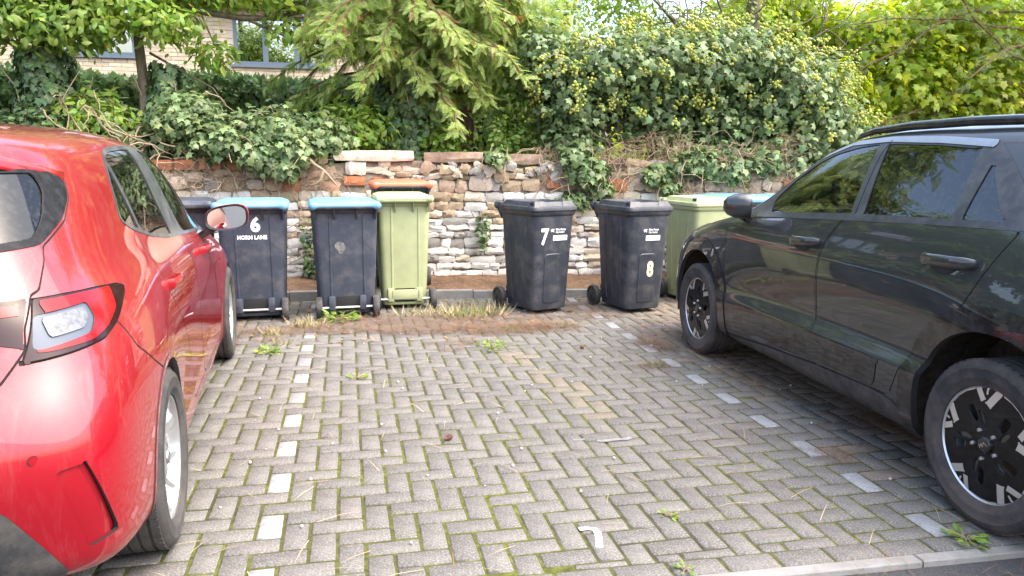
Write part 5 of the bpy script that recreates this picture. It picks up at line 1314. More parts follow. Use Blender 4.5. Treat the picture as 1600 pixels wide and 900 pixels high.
for r_ in range(16):
    for c in range(11):
        x = -1.55+c*.29+(.145 if r_ % 2 else 0); y = -.42+r_*.2; zz = 3.36+r_*.14
        sv.add([(x, y, zz+.014), (x+.28, y, zz+.014), (x+.28, y+.34, zz+.24), (x, y+.34, zz+.24), (x, y, zz), (x+.28, y, zz)], [(0, 1, 2, 3), (4, 5, 1, 0)])
tag(sv.build('roof_slates', M_slate, h2), kind='stuff')

# --- clipped hedge
hg = empty('garden_hedge', (-2.2, 11.2, 1.2), 0, 'clipped dark green hedge in front of the brick house', 'hedge')
g = np.random.default_rng(5); n = 20000
x = g.uniform(-4.5, 5.5, n); top = g.random(n) < .42; z = np.where(top, 1.17+.06*np.sin(x*3)+g.normal(0, .05, n), g.uniform(-.1, 1.2, n)); y = np.where(top, g.uniform(-.5, .5, n), -.5+g.normal(0, .06, n)+.1*np.sin(x*5+z*4))
Z = unit(np.stack([g.normal(0, .5, n), np.where(top, -.1, -1)+g.normal(0, .4, n), np.where(top, 1, .3)+g.normal(0, .4, n)], 1)); Y = np.stack([g.normal(0, .7, n), g.normal(-.4, .3, n), g.normal(.5, .6, n)], 1)
foliage('leaves', T_small, np.stack([x, y, z], 1), Y, Z, .085*(1+.5*g.random(n)), L_hedge, hg)
hb = MB(); hb.box((.5, .1, .5), (9.9, .8, 1.15)); hb.build('inner_shade_block', mat('hedge inner shade', (.012, .018, .008), 1, var=.3), hg)  # solid near-black block, painted as the shade inside the hedge
# --- ivy clad holly at the far left
def ivy_trunk(nm, label, c, r, z0, z1, n, m, seed, sz=.085):
    T = empty('climbing_ivy', (c[0], c[1], z0), 0, label, 'ivy', 'ivy climbing the tree trunks'); g = np.random.default_rng(seed)
    a = g.uniform(0, 6.283, n); z = g.uniform(0, z1-z0, n); rr = r*(1+.25*np.sin(a*3+z*5)+.12*g.normal(size=n)); P = np.stack([np.cos(a)*rr, np.sin(a)*rr, z], 1)
    N = np.stack([np.cos(a), np.sin(a), 0*a], 1); Z = unit(N+g.normal(size=(n, 3))*.35+[0, 0, .35]); D = unit(g.normal(size=(n, 3))*.4+[0, 0, -1]); Y = D-(D*Z).sum(1, keepdims=True)*Z
    foliage('leaves', T_ivy, P, Y, Z, sz*(.6+.8*g.random(n)), m, T)
    stems('stem', [wander((r*.6*math.cos(k), r*.6*math.sin(k), -.1), (0, 0, 1), 14, (z1-z0)/14, .12) for k in range(5)], .012, M_twig, T)
    return T
holly = empty('holly_tree', (-3.16, 9.35, 1.2), 0, 'holly tree with red berries at the far left above the red car', 'tree')
trunk_mesh('trunk', [(0, 0, -.2), (.03, 0, .6), (-.03, .02, 1.4), (.05, 0, 2.4), (.1, .05, 4)], [.14, .12, .11, .09, .05], M_bark, holly)
for k, e in enumerate(((-1.1, -.3, 2.0), (.9, -.2, 2.2), (-.6, -.5, 1.6), (.5, -.5, 1.75), (-1.3, .2, 2.6), (1.0, .3, 2.7))):
    trunk_mesh('limb', [(0, 0, 1.2+.1*k), (e[0]*.5, e[1]*.5, 1.3+.1*k+.3), e], [.05, .035, .015], M_bark, holly, 6)
HB = [(-.55, -.3, 1.70, .75, .45, .42), (.35, -.35, 1.62, .55, .4, .36), (-.1, -.2, 2.2, 1.1, .6, .5), (-1.1, -.1, 1.9, .5, .45, .6), (.1, 0, 3.0, 1.4, .8, .7), (-.9, .0, 2.7, .8, .6, .6), (-1.25, -.3, 1.15, .25, .25, .45)]
leafy('crown', T_leaf, HB, 13000, .095, L_holly, holly, droop=.25, inner=.35, lump=.3, seed=11)
P, N = blob_pts(HB[:4], 90, .9, .2, 12); foliage('berries', T_ball, P, N, np.tile([0., 0, 1], (len(P), 1))+.01, .011, M_berry, holly)
ivy_trunk('a', 'dense dark ivy wrapping the holly trunk above the red car', (-3.17, 9.3), .24, 1.2, 2.55, 1500, L_ivyd, 21)
# --- second broadleaf with a bare trunk
bl = empty('broadleaf_tree', (-2.15, 9.3, 1.2), 0, 'small broadleaf tree with a bare pale trunk in front of the brick house', 'tree')
trunk_mesh('trunk', [(0, 0, -.2), (-.02, 0, .5), (.0, .0, 1.0), (-.02, 0, 1.6), (.05, .05, 2.6)], [.075, .06, .055, .05, .03], M_bark, bl)
for pts, r in (([(0, 0, 1.7), (.3, -.05, 1.85), (.62, -.1, 1.80), (1.1, -.1, 1.74), (1.38, -.1, 1.76), (1.72, -.1, 1.85)], [.035, .04, .038, .034, .03, .018]), ([(1.1, -.1, 1.74), (1.25, -.12, 1.66), (1.55, -.14, 1.55), (2.05, -.16, 1.46)], [.02, .018, .014, .008]),
               ([(.05, 0, 1.35), (.35, -.05, 1.18), (.7, -.05, .98), (.83, -.06, .78)], [.016, .014, .011, .006]), ([(0, 0, 1.5), (-.4, -.1, 1.8), (-.9, -.1, 2.0)], [.03, .02, .01]), ([(0, 0, 1.9), (.5, -.1, 2.2), (1.2, -.1, 2.4)], [.03, .02, .01]), ([(.62, -.1, 1.8), (.75, -.1, 1.45), (.92, -.12, 1.1)], [.014, .01, .005])):
    trunk_mesh('limb', pts, r, M_bark, bl, 6, .01)
BB = [(-.1, -.3, 1.78, .55, .4, .28), (.35, -.35, 1.62, .42, .3, .26), (-.45, -.2, 1.55, .3, .3, .22), (.1, -.1, 2.25, 1.0, .5, .42), (.95, -.1, 2.2, .7, .4, .25), (.75, -.1, 1.35, .25, .2, .2), (1.55, -.15, 1.62, .28, .15, .15), (0, 0, 3.0, 1.5, .8, .6), (1.1, -.1, 1.98, .9, .35, .16), (-.7, -.1, 1.75, .4, .3, .3)]
leafy('crown', T_leaf, BB, 6500, .092, L_light, bl, droop=.3, inner=.3, lump=.35, seed=13)
leafy('inner_leaves', T_leaf, BB, 1500, .115, L_holly, bl, droop=.3, inner=.2, lump=.35, seed=14)
ivy_trunk('b', 'ivy stem beside the bare pale trunk in front of the brick house', (-1.95, 9.25), .13, 1.2, 2.45, 700, L_ivyd, 22)

# --- hanging conifer in the middle
con = empty('conifer_tree', (.85, 9.45, 1.2), 0, 'tall cypress with drooping pale green sprays in the middle, reddish ivy clad trunk', 'tree')
trunk_mesh('trunk', [(0, 0, -.2), (.02, 0, 1), (-.02, 0, 2.5), (0, 0, 5), (0, .1, 9)], [.22, .19, .17, .13, .03], M_barkr, con, 12)
FP, FY, FZ, FS = [], [], [], []; bc_ = []; g = np.random.default_rng(31)
def bough(a, z, ln, dr, dens=95, k0=.15):
    d = Vector((math.cos(a), math.sin(a), 0)); p = Vector((0, 0, z)); path = [p.copy()]; n = 8
    for i in range(n):
        t = (i+1)/n; path.append(Vector((0, 0, z)) + d*ln*t + Vector((random.gauss(0, .03), random.gauss(0, .03), .22*math.sin(t*2.2) - dr*t*t)))
    bc_.append(path)
    for k in range(int(dens*ln)):
        t = random.uniform(k0, 1); i = min(int(t*n), n-1); q = path[i].lerp(path[i+1], t*n-i); sd_ = Vector((-d.y, d.x, 0))*random.choice((-1, 1))
        out = d*random.uniform(.0, 1.0) + sd_*random.uniform(.0, 1.1) + Vector((0, 0, random.uniform(-1.3, -.05)))
        FP.append(q); FY.append(out); FZ.append(d*.8 + Vector((random.gauss(0, .4), random.gauss(0, .4), .6))); FS.append(random.uniform(.10, .22))
for k in range(64):
    a = random.uniform(-math.pi*1.02, .02) if k < 52 else random.uniform(0, math.pi); z = random.uniform(1.15, 2.9) if k < 48 else random.uniform(.95, 1.7)
    rt_ = abs(math.cos(a)); ln = random.uniform(.7, 1.25) + .55*rt_
    bough(a, z, ln, random.uniform(.25, .75))
bough(-.25, 2.0, 1.9, .75, 120); bough(-.12, 1.6, 1.9, .6, 120); bough(-.45, 2.3, 1.7, .9, 120); bough(-.15, 1.75, 1.75, .75, 120); bough(-.32, 1.45, 1.6, .6, 120); bough(.05, 2.1, 1.8, .7, 110); bough(-2.9, 1.95, 1.2, .5, 110); bough(-2.75, 1.45, 1.2, .75, 110); bough(-.9, 1.35, 1.1, .7, 110); bough(-2.95, 2.3, 1.4, .6, 110); bough(-2.6, 2.0, 1.5, .8, 110); bough(-1.6, 1.5, 1.0, .7, 110); bough(-1.2, 1.7, 1.1, .8, 110)
stems('boughs', bc_, .022, M_barkr, con, 5)
Vn = len(FP); FP, FY, FZ = (np.array([tuple(v) for v in q]) for q in (FP, FY, FZ)); FS = np.array(FS); dead = g.random(Vn) < .05
foliage('sprays', T_frond, FP[~dead], FY[~dead], FZ[~dead], FS[~dead], L_con, con); foliage('dead_sprays', T_frond, FP[dead], FY[dead], FZ[dead], FS[dead], L_cond, con)
leafy('hanging_sprays', T_frond, [(-.85, -.3, 1.95, .45, .25, .45), (-.4, -.45, 1.65, .6, .25, .55), (.4, -.5, 1.6, .6, .25, .5), (1.05, -.4, 1.55, .5, .25, .5), (1.55, -.25, 1.75, .45, .25, .45), (.9, -.4, 2.1, .9, .3, .4)], 1700, .21, L_con, con, droop=1.1, inner=.3, seed=36, lump=.35)
leafy('front_sprays', T_frond, [(.55, -.22, .98, .34, .14, .26), (.1, -.35, .95, .4, .15, .3), (.95, -.2, 1.1, .35, .2, .3)], 420, .19, L_con, con, droop=1.3, inner=.2, seed=35)
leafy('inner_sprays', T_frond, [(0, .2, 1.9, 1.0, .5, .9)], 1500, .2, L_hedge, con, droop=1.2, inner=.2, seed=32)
leafy('crown', T_frond, [(0, .2, 3.0, 1.2, .9, .7), (0, .2, 4.2, .9, .8, .9), (0, .2, 5.6, .5, .5, .9)], 2000, .42, L_con, con, droop=1.4, inner=.3, lump=.25, seed=33)
ivy_trunk('c', 'ivy covering the lower trunk of the cypress behind the wall', (.78, 9.28), .30, 1.15, 2.45, 1900, L_ivyd, 23, .075)
st = empty('brown_trunk', (1.42, 9.35, 1.2), 0, 'short brown fibrous trunk rising beside the cypress, behind the wall', 'tree')
trunk_mesh('trunk', [(0, 0, -.2), (.0, 0, .3), (-.01, 0, .8), (.03, .1, 2.2)], [.155, .145, .14, .10], mat('dark fibrous bark', (.055, .038, .026), .97, spec=.1, var=.5, vscale=10, bump=1, bscale=40, stretch=(5, 5, .5)), st, 14)

# --- flowering ivy mass on the right, overhanging the wall
iv = empty('ivy_bush', (4.2, 8.75, 1.3), 0, 'big flowering ivy bush spilling over the wall above bins 7 and 8', 'bush')
IB = [(-1.55, -.1, .75, .5, .55, .5), (-1.2, -.25, 1.15, .6, .55, .4), (-.5, -.25, 1.2, .75, .6, .42), (.3, -.2, 1.25, .75, .6, .45), (1.0, -.2, .95, .75, .65, .55), (1.5, -.3, .5, .55, .6, .6), (.4, -.15, .62, .8, .5, .45), (-.6, -.1, .72, .7, .5, .45), (.95, -.5, .12, .42, .4, .4), (-1.65, -.2, .30, .35, .4, .35), (-.2, -.25, .25, .5, .35, .25), (1.75, -.3, .15, .4, .4, .4), (.3, -.3, .2, .4, .35, .25), (-1.9, .05, 1.25, .4, .4, .45), (.75, .1, 1.35, .45, .4, .32), (1.55, .1, 1.0, .4, .4, .35)]
leafy('leaves', T_ivy, IB, 21000, .070, L_ivy, iv, droop=1.3, inner=.4, lump=.42, seed=41, svar=.5, cut=lambda P: P[:, 1] < .6)
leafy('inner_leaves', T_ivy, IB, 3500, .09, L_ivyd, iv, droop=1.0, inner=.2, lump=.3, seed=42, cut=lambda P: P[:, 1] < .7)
P, N = blob_pts(IB[:8]+[IB[11]], 640, .93, .3, 43, cut=lambda P: (P[:, 1] < .25)); P = P + N*.07 + [0, -.03, .02]; QP = []
for p in P[N[:, 2] > -.35]:
    for _ in range(9): QP.append(p+np.random.default_rng(len(QP)).normal(0, .030, 3))
QP = np.array(QP); foliage('flower_heads', T_ball, QP, np.tile([0, 1., 0], (len(QP), 1)), np.tile([0, 0, 1.], (len(QP), 1)), .017*(.7+.6*np.random.default_rng(3).random(len(QP))), L_umbel, iv)
stems('stem', [wander((random.uniform(-1.6, 1.8), -.1, 0), (random.gauss(0, .4), -.3, 1), 12, .09, .3) for _ in range(26)], .012, M_twig, iv)
# trailing ivy over the wall face: several separate plants
def trail(label, c, blobs, n, seed, m=None, sz=.078):
    t = empty('trailing_ivy', c, 0, label, 'ivy', 'ivy trailing over the wall')
    leafy('leaves', T_ivy, blobs, n, sz, m or L_ivy, t, droop=1.2, inner=.3, lump=.35, seed=seed)
    stems('stem', [wander((b[0]+random.uniform(-.2, .2), b[1]+.05, b[2]+b[5]), (random.gauss(0, .5), -.2, -1), 9, .06, .3) for b in blobs for _ in range(2)], .007, M_twig, t, 4)
    return t
trail('ivy hanging over the wall between bins 7 and 8', (2.78, 8.16, 1.25), [(-.1, -.02, .02, .24, .12, .16), (-.25, .02, .22, .2, .15, .18), (.05, .0, -.16, .16, .10, .10)], 620, 51)
trail('thin ivy sprays among dry stems on the wall above bin 8', (3.65, 8.05, 1.25), [(-.2, 0, .0, .2, .08, .12), (.15, 0, .12, .25, .1, .12), (.5, 0, .02, .2, .08, .1), (.0, 0, -.15, .15, .06, .08)], 520, 52)
trail('ivy tongue hanging down the wall above the olive bin beside the SUV', (4.3, 8.0, 1.3), [(-.3, 0, .1, .22, .1, .16), (.1, 0, 0, .2, .1, .16), (.5, 0, .12, .25, .12, .18)], 620, 64)
trail('ivy patch low on the wall left of bin 8', (2.55, 8.20, .98), [(0, 0, .0, .2, .06, .08), (.25, 0, .1, .15, .07, .08)], 260, 53)
trail('small ivy tuft hanging over the coping in the middle of the wall', (1.62, 8.22, 1.42), [(0, -.02, .02, .10, .08, .10)], 120, 54, sz=.06)
trail('ivy cascade over the wall above bin 6', (-.75, 8.50, 1.42), [(-.15, -.08, .02, .24, .14, .20), (.25, -.08, .1, .22, .14, .16), (.12, -.1, -.12, .15, .1, .13), (-.5, -.05, .15, .2, .14, .16)], 1050, 55)
trail('leafy ivy bank on top of the wall above the two blue lidded bins', (-.65, 8.75, 1.62), [(-.7, 0, .0, .45, .35, .3), (-.1, -.05, .05, .45, .4, .3), (.4, 0, -.02, .35, .35, .26), (-1.0, .1, .2, .4, .35, .3)], 3400, 56)
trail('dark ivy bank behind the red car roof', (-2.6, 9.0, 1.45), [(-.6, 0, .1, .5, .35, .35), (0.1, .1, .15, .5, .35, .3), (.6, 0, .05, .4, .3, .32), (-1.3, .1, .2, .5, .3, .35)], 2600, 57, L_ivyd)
trail('ivy growing up the wall between the two blue lidded bins', (-.42, 8.47, .42), [(0, -.02, .0, .12, .05, .3), (.05, -.02, -.22, .14, .08, .14)], 150, 58, L_ivyd, .055)
trail('ivy sprig climbing the wall left of bin 7', (1.48, 8.27, .62), [(0, -.02, 0, .08, .04, .22)], 70, 59, L_ivyd, .055)
trail('ivy behind the gap between bin 8 and the olive bin', (3.2, 8.0, .55), [(0, -.05, 0, .15, .08, .35)], 220, 60, L_ivyd, .06)
# bright low shrubs
def shrub(label, c, blobs, n, sz, m, seed, T=None, cat='shrub'):
    t = empty('shrub', c, 0, label, cat); leafy('leaves', T or T_leaf, blobs, n, sz, m, t, droop=.3, inner=.25, lump=.35, seed=seed)
    stems('stem', [wander((b[0]*.5, b[1]*.5, -.25), (b[0], b[1], b[2]+.6), 8, .08, .2) for b in blobs for _ in range(2)], .009, M_bark, t, 4); return t
shrub('bright green shrub beside the cypress trunk', (.25, 9.1, 1.6), [(0, 0, .1, .4, .3, .3), (-.3, 0, .25, .3, .25, .22), (.9, -.1, -.02, .3, .2, .25)], 1300, .09, L_light, 61)
shrub('low green shrub between the holly and the bare trunk', (-2.75, 9.15, 1.75), [(0, 0, .1, .4, .3, .3), (.3, -.1, .0, .3, .25, .25)], 1100, .09, L_light, 62)
shrub('dull green shrub between the brown trunk and the flowering ivy', (1.95, 9.0, 1.6), [(0, 0, 0, .45, .3, .35), (.2, .1, .4, .4, .3, .35), (-.1, .2, .75, .35, .3, .3), (.5, .3, .8, .4, .3, .4)], 3200, .075, L_holly, 63)

# --- trees at the right
dk = empty('dark_evergreen_tree', (5.6, 9.7, 1.2), 0, 'dark evergreen with bare twigs rising behind the flowering ivy', 'tree')
trunk_mesh('trunk', [(0, 0, -.2), (.05, 0, .9), (-.1, 0, 2.2), (.1, .1, 4.0), (0, .1, 8)], [.12, .10, .09, .07, .03], M_bark, dk)
for e in ((-1.5, -.2, 2.1), (-.9, -.3, 2.4), (.9, -.2, 2.0), (1.2, -.3, 1.5), (-1.9, 0, 2.6)): trunk_mesh('limb', [(0, 0, 1.2), (e[0]*.5, e[1]*.5, 1.7), e], [.04, .025, .01], M_bark, dk, 6)
leafy('crown', T_ivy, [(.0, -.1, 1.25, .55, .4, .45), (.45, -.1, .9, .5, .4, .4), (-.4, 0, 1.6, .4, .3, .3)], 3000, .09, L_ivyd, dk, droop=.8, inner=.2, lump=.35, seed=71)
leafy('upper_crown', T_leaf, [(-.6, .2, 3.4, 1.0, .8, .6), (.3, .1, 4.4, .9, .8, .8)], 1800, .13, L_holly, dk, droop=.6, inner=.2, lump=.3, seed=72)
leafy('twig_leaves', T_leaf, [(-1.4, .2, 1.95, .9, .4, .35), (-.3, .2, 2.2, .8, .4, .35), (-1.8, .3, 2.3, .7, .4, .4), (-.9, .4, 1.9, 1.2, .4, .4), (-2.75, .3, 2.05, .6, .4, .45), (-2.2, .3, 2.5, .7, .4, .4)], 4600, .065, L_light, dk, droop=.3, inner=.1, lump=.3, seed=73)
stems('twigs', [wander((random.uniform(-1.7, 1.2), random.uniform(-.3, .2), random.uniform(1.3, 2.2)), (random.gauss(0, 1), random.gauss(-.1, .4), random.gauss(.3, .6)), 8, .11, .28) for _ in range(60)], .010, M_bark, dk, 4)
pn = empty('pine_tree', (10.6, 9.4, 1.2), 0, 'pine with long needled boughs hanging in at the upper right', 'tree')
trunk_mesh('trunk', [(.5, .3, -.2), (.45, .3, 1.5), (.3, .2, 4), (.2, .2, 9)], [.2, .18, .15, .05], M_barkr, pn)
TP, TY = [], []; pc = []
for k in range(24):
    s0 = Vector((random.uniform(-.1, .4), 0, random.uniform(1.2, 3.0))); d = Vector((-1, random.uniform(-.9, .3), random.uniform(-.05, .25)))
    c = wander(s0, d, 15, .27, .11, .03); pc.append(c)
    for q in c[4:]:
        for _ in range(6):
            dv = Vector((random.gauss(-.5, .6), random.gauss(-.2, .6), random.gauss(.05, .5))); TP.append(q + Vector((random.gauss(0, .05), random.gauss(0, .05), random.gauss(0, .05)))); TY.append(dv)
stems('boughs', pc, .02, M_barkr, pn, 5)
TP = np.array([tuple(v) for v in TP]); TY = np.array([tuple(v) for v in TY]); foliage('needles', T_tuft, TP, TY, np.tile([0.1, .2, 1.], (len(TP), 1)), .15, L_pine, pn)
leafy('crown', T_tuft, [(-.2, 0, 4.0, 1.6, 1.2, .6), (.4, 0, 5.4, 1.4, 1.2, .7)], 2600, .22, L_pine, pn, droop=-.3, inner=.2, lump=.3, seed=75)
def maple(label, c, blobs, n, sz, seed, m=L_maple):
    t = empty('maple_tree', c, 0, label, 'tree'); trunk_mesh('trunk', [(0, 0, -.3), (.05, 0, 1.2), (0, .1, 3.5)], [.09, .07, .03], M_bark, t)
    for b in blobs: trunk_mesh('limb', [(0, 0, .8), (b[0]*.5, b[1]*.5, .9+b[2]*.3), tuple(b[:3])], [.03, .02, .008], M_bark, t, 6)
    leafy('crown', T_ivy, blobs, n, sz, m, t, droop=.9, inner=.15, lump=.35, seed=seed, up=.9); return t
maple('sunlit yellow green maple behind the SUV roof', (8.9, 10.1, 1.1), [(-1.6, 0, 1.0, .7, .5, .6), (-2.0, -.2, 1.35, .5, .4, .4), (-.6, 0, 1.5, .8, .6, .7), (.5, -.1, 1.2, .9, .6, .8), (.1, 0, 2.4, 1.2, .7, .7), (1.5, 0, 1.8, .9, .7, .9), (-1.3, .1, 2.2, .7, .6, .5)], 11000, .112, 81)
maple('pale backlit maple between the pine boughs and the flowering ivy', (7.0, 11.0, 1.1), [(-1.0, 0, 1.0, .9, .6, .8), (.3, 0, 1.6, 1.0, .7, .8), (-.3, 0, 2.6, 1.2, .7, .7), (1.5, 0, 1.2, .9, .6, .8)], 7500, .112, 82)
maple('yellowing tree far back at the right edge', (12.5, 13.5, 1.1), [(-1.5, 0, 1.2, 1.4, .9, 1.2), (.8, 0, 1.4, 1.5, .9, 1.3), (-.2, 0, 3.2, 2.0, 1.1, 1.2)], 7000, .14, 83)
wd = np.random.default_rng(9); n = 16000
X = wd.uniform(-30, 45, n); Yy = 30+6*np.sin(X*.3)+wd.normal(0, 1.5, n); hh = 3.4+1.0*np.sin(X*.55)+.8*np.sin(X*1.3+2); Zz = 1+wd.random(n)**.8*hh
tag(foliage('distant_wood', T_card, np.stack([X, Yy, Zz], 1), wd.normal(size=(n, 3))+[0, 0, -.5], wd.normal(size=(n, 3))*.6+[0, -.6, .8], .55, L_maple), kind='stuff')
# ------------------------------------------------------------------ needle litter, grass, weeds, cones
T_needle = tpl([(-.009, 0, 0), (.009, 0, 0), (.010, .5, .05), (-.006, .5, .05), (.004, 1, .02)], [(0, 1, 2), (0, 2, 3), (3, 2, 4)])
T_blade = tpl([(-.03, 0, 0), (.03, 0, 0), (.024, .4, .04), (-.024, .4, .04), (.014, .75, .16), (-.014, .75, .16), (0, 1, .34)], [(0, 1, 2), (0, 2, 3), (3, 2, 4), (3, 4, 5), (5, 4, 6)])
gl = np.random.default_rng(77)
def ground_z(x, y):
    y = np.asarray(y); x = np.asarray(x); e = edge_y(x)
    return np.where(y > e+.05, np.array([bank_z(a, b) for a, b in zip(x, y)]), np.where(y > e, .088, np.where(y < kerb_y(x)-.055, -.026, .003)))
NP, NY = [], []
def needles(cx_, cy_, rx, ry, n, rot=0, thick=.030):
    a = gl.uniform(0, 6.283, n); r = np.sqrt(gl.random(n))*(1+.25*np.sin(a*3+cx_*9)+.2*np.sin(a*5+cy_*7)); dx, dy = np.cos(a)*r*rx, np.sin(a)*r*ry
    x = cx_+dx*math.cos(rot)-dy*math.sin(rot); y = cy_+dx*math.sin(rot)+dy*math.cos(rot); z = ground_z(x, y)+.002+gl.random(n)*thick*(1-np.minimum(r, 1)**2)
    NP.append(np.stack([x, y, z], 1)); t = gl.uniform(0, 6.283, n); NY.append(np.stack([np.cos(t), np.sin(t), gl.normal(0, .28, n)], 1))
for c in ((1.2, 6.0, .66, .20, 3000), (1.55, 6.05, .38, .16, 1300), (.55, 6.12, .6, .17, 1700), (-.15, 6.25, .55, .17, 1500), (-.75, 6.25, .4, .16, 700), (.4, 6.55, .8, .22, 1600), (1.2, 6.35, .8, .2, 1700), (2.55, 4.6, .2, .9, 900), (2.5, 5.4, .35, .35, 700), (.82, 5.62, .3, .06, 260), (.74, 5.40, .14, .04, 110), (-.62, 5.95, .12, .05, 90), (.25, 6.5, .4, .15, 300),
          (2.30, 5.22, .12, .26, 620), (2.06, 4.70, .20, .10, 240), (2.2, 6.35, .25, .12, 360), (2.1, 6.75, .3, .3, 800), (1.2, 7.0, .6, .25, 700), (2.28, 3.03, .14, .10, 200), (2.05, 3.35, .35, .18, 90), (2.84, 3.36, .17, .22, 900, .3, .03), (2.65, 4.1, .25, .8, 700), (3.0, 5.0, .4, .8, 700), (2.7, 3.0, .3, .5, 240), (2.45, 5.6, .3, .4, 380), (1.75, 2.10, .30, .03, 40), (2.3, 2.0, .3, .05, 40), (1.2, 6.4, 1.6, .5, 500), (-.5, 6.6, .6, .3, 260), (0.7, 4.2, 2.0, 2.0, 110), (2.0, 3.2, .7, .9, 120)):
    needles(*c)
n = 7000; x = gl.uniform(-2.2, 4.6, n); y = edge_y(x)+.05+gl.random(n)*(wall_y(x)-edge_y(x)-.05); NP.append(np.stack([x, y, ground_z(x, y)+.004+gl.random(n)*.012], 1)); t = gl.uniform(0, 6.283, n); NY.append(np.stack([np.cos(t), np.sin(t), gl.normal(0, .2, n)], 1))
P = np.concatenate(NP); Y = np.concatenate(NY)
tag(foliage('needle_litter', T_needle, P, Y, np.tile([.01, .01, 1.], (len(P), 1)), .05+.07*gl.random(len(P)), L_straw), kind='stuff')  # litter
n = 190; x = gl.uniform(-.7, 2.6, n); y = gl.uniform(2.2, 5.8, n); t = gl.uniform(0, 6.283, n)
tag(foliage('loose_straws', T_needle, np.stack([x, y, 0*x+.004], 1), np.stack([np.cos(t), np.sin(t), 0*t+.02], 1), np.tile([.01, .01, 1.], (n, 1)), .08+.12*gl.random(n), L_hay), kind='stuff')
def grass(cx_, cy_, rx, ry, n, h, m, parent=None, name='grass', lean=.6, kind='stuff'):
    a = gl.uniform(0, 6.283, n); r = np.sqrt(gl.random(n)); x, y = cx_+np.cos(a)*r*rx, cy_+np.sin(a)*r*ry; t = gl.uniform(0, 6.283, n)
    zz = ground_z(x, y) if parent is None else 0*x
    Y = np.stack([np.cos(t)*lean, np.sin(t)*lean, 1+0*t], 1)*(.5+gl.random((n, 1))); Z = np.stack([np.cos(t), np.sin(t), 0*t-.3], 1)
    o = foliage(name, T_blade, np.stack([x, y, zz], 1), Y, -Z, h*(.35+.8*gl.random(n)), m, parent); return tag(o, kind=kind) if kind else o
def tuft(label, x, y, rx, ry, hay, green, h, name='grass_tuft'):
    e = empty(name, (x, y, 0), 0, label, 'grass')
    if hay: grass(0, 0, rx, ry, hay, h, L_hay, e, 'dry_blades', 2.6, None)
    if green: grass(0, 0, rx*.8, ry*.8, green, h*.9, L_grass, e, 'green_blades', 1.5, None)
    return e
tuft('wide clump of bleached and green grass left of bin 7', 1.08, 6.62, .34, .17, 210, 150, .16)
tuft('dry grass round the right wheel of the scuffed bin', .62, 6.75, .25, .12, 90, 40, .12)
tuft('straw coloured tuft between the two blue lidded bins', -.36, 6.42, .16, .08, 150, 30, .13)
tuft('pale dry tuft beside the front wheel of the red car', -.62, 6.16, .10, .07, 80, 18, .10)
tuft('grey dry tuft near the far end of the left marker line', -.55, 5.85, .12, .06, 60, 25, .07)
tuft('short green tuft in the needle band in front of bin 7', 1.30, 5.95, .11, .06, 10, 90, .07)
tuft('short green tuft in the needles right of bin 7', 1.82, 6.05, .11, .06, 8, 90, .06)
tuft('green tuft in brown needles by the right marker line', 2.06, 4.70, .085, .06, 20, 90, .06)
tuft('grass along the edging behind bin 7', 1.95, 7.25, .3, .08, 60, 50, .11)
def weed(label, x, y, r, n, sz, m=None, z=0, flat=.7):
    w = empty('weed', (x, y, z), 0, label, 'weed'); a = gl.uniform(0, 6.283, n); rr = r*np.sqrt(gl.random(n)); P = np.stack([np.cos(a)*rr, np.sin(a)*rr, .004+gl.random(n)*r*.5*(1-flat*.5)], 1)
    Y = np.stack([np.cos(a), np.sin(a), gl.normal(.3, .3, n)], 1); Z = np.stack([gl.normal(0, .3, n), gl.normal(0, .3, n), 1+0*a], 1); foliage('leaves', T_leaf, P, Y, Z, sz*(.6+.8*gl.random(n)), m or L_light, w)
    stems('stem', [[(0, 0, 0), tuple(q*.5+np.array([0, 0, .01])), tuple(q)] for q in P[:min(n, 14)]], .0025, M_twig, w, 4); return w
weed('leafy green weed under the axle of the scuffed bin', -.10, 6.63, .13, 60, .075, L_holly, flat=0)
weed('flat mossy weed with a white speck near the middle of the far end', 1.03, 5.40, .11, 60, .035)
weed('small yellow green weed in a paver joint left of centre', .035, 4.80, .05, 26, .028)
weed('green weed at the kerb in front of the SUV rear wheel', 2.25, 2.20, .06, 34, .035)
weed('tiny green weed in a joint right of the painted 7', 1.22, 2.60, .028, 14, .022)
weed('tiny green weed on the kerb edge at bottom middle', 1.11, 2.21, .03, 14, .022)
weed('weed beside the front wheel of the red car', -.60, 5.60, .07, 40, .04, L_holly)
# cones
M_cone = mat('pine cone scales', (.16, .085, .05), .85, var=.3, isl=.3)
def cone(label, x, y, r, rz):
    c = empty('pine_cone', (x, y, r*.8), rz, label, 'pine cone'); mb = MB(); V, F = [], []
    for k in range(70):
        t = k/70; z = (t-.5)*2.6*r; rad_ = r*(math.sin(math.pi*(.12+.82*t))**.7)*.75; a = k*2.39996
        d = Vector((0, math.cos(a), math.sin(a))); s = Vector((0, -math.sin(a), math.cos(a))); b = Vector((z, 0, 0)); q = len(V)
        V += [b+d*rad_*.3-s*.15*r, b+d*rad_*.3+s*.15*r, b+d*rad_+s*.30*r+Vector((.28*r, 0, 0)), b+d*rad_*1.2+Vector((.42*r, 0, 0)), b+d*rad_-s*.30*r+Vector((.28*r, 0, 0))]; F.append((q, q+1, q+2, q+3, q+4))
    np_mesh('scales', V, F, M_cone, c); MB().tube([(-1.3*r, 0, 0), (0, 0, 0), (1.2*r, 0, 0)], [.2*r, .45*r, .15*r], 8).build('core', M_cone, c); return c
cone('brown pine cone lying on the pavers left of centre', .464, 3.60, .018, .6)
cone('small pine cone on the pavers in front of bin 8', 1.706, 5.26, .016, 1.9)
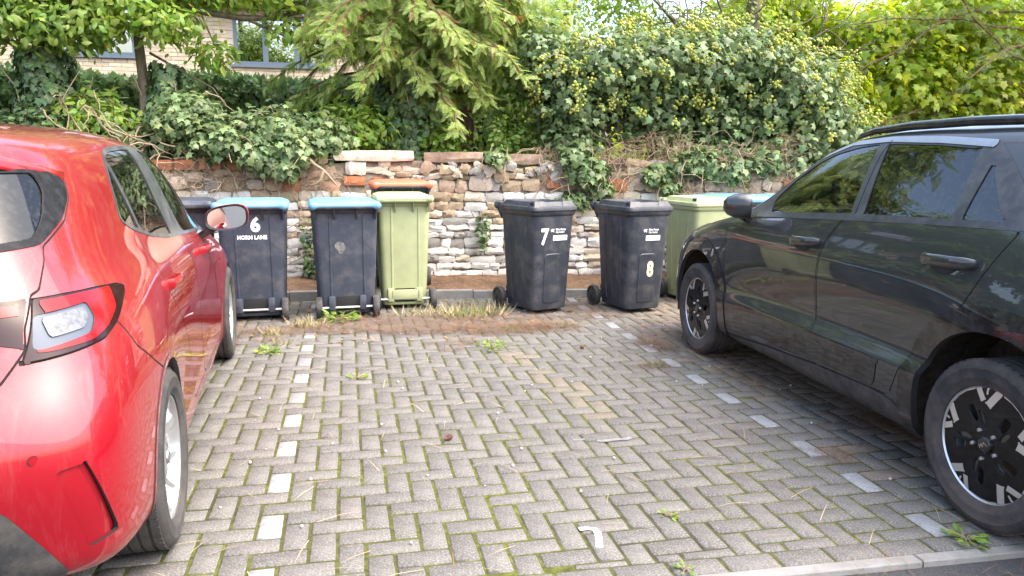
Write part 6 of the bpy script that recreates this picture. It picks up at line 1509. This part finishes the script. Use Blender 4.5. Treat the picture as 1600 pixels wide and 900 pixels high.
# dry stem thatch hanging on the wall
L_thatch = mat('dry wall thatch', (.33, .225, .14), .9, var=.2, isl=.45, hue=.03, spec=.2)
def thatch(name, x0, x1, z0, z1, nst, nnd):
    cs = []
    for _ in range(nst):
        x = random.uniform(x0, x1); cs.append(wander((x, wall_y(x)-.01, random.uniform(z0+.1, z1)), (random.gauss(0, 1), -.25, random.gauss(-.4, .5)), 9, .055, .35, .06))
    cs = [[Vector((p.x, min(p.y, wall_y(p.x)-.012), p.z)) for p in c] for c in cs]
    tag(stems(name, cs, .0055, M_twig, None, 4), kind='stuff')
    x = gl.uniform(x0, x1, nnd); z = z0+(z1-z0)*gl.random(nnd)**.6*(1+.2*np.sin(x*4)); y = wall_y(x)-.01-gl.random(nnd)*.05
    tag(foliage('hanging_needles', T_needle, np.stack([x, y, z], 1), gl.normal(size=(nnd, 3))*[1, .25, .8]+[0, 0, -.6], np.tile([.05, -1., .1], (nnd, 1)), .07+.08*gl.random(nnd), L_thatch), kind='stuff')
thatch('dry_stem_tangle', 2.55, 5.2, 1.0, 1.62, 110, 2600)
thatch('dry_stem_tangle', -1.9, -.15, 1.02, 1.40, 55, 1500)
thatch('dry_stem_tangle', 2.1, 2.6, 1.1, 1.5, 16, 500)
rt_ = empty('ivy_root', (-.27, 8.42, 1.12), 0, 'thick pale twisted ivy root on the wall above the scuffed bin', 'root')
stems('root', [[(-.12, -.02, .28), (-.06, -.05, .22), (.03, -.07, .16), (.10, -.07, .08), (.16, -.05, .0)], [(.03, -.07, .16), (.0, -.08, .06), (-.05, -.07, .02), (-.1, -.05, .0)]], .022, M_twig, rt_, 8)
bs = empty('bare_stems', (-2.35, 8.75, 1.45), 0, 'tangle of bare pale stems and twigs just above the red car roof', 'twigs')
stems('stem', [wander((random.uniform(-.5, .6), random.uniform(-.15, .1), random.uniform(-.15, .1)), (random.gauss(0, 1), -.2, random.gauss(.5, .5)), 12, .07, .42, .05) for _ in range(34)], .010, M_twig, bs, 5)
# pebbles and leaf scraps
n = 60; x = gl.uniform(-.6, 3, n); y = gl.uniform(2.3, 7.2, n)
M_peb = mat('pale pebble', (.45, .42, .38), .8, isl=.3)
tag(foliage('grit', T_ball, np.stack([x, y, 0*x+.006], 1), gl.normal(size=(n, 3)), gl.normal(size=(n, 3))+.1, .004+.006*gl.random(n), M_peb), kind='stuff')
n = 150; x = gl.uniform(-1, 3.2, n); y = gl.uniform(5.7, 7.9, n)
L_dead = leaf_mat('dead leaf', (.25, .15, .07), .2)
tag(foliage('dead_leaves', T_leaf, np.stack([x, y, ground_z(x, y)+.006], 1), gl.normal(size=(n, 3))*[1, 1, .15], gl.normal(size=(n, 3))*.25+[0, 0, 1], .035+.035*gl.random(n), L_dead), kind='stuff')
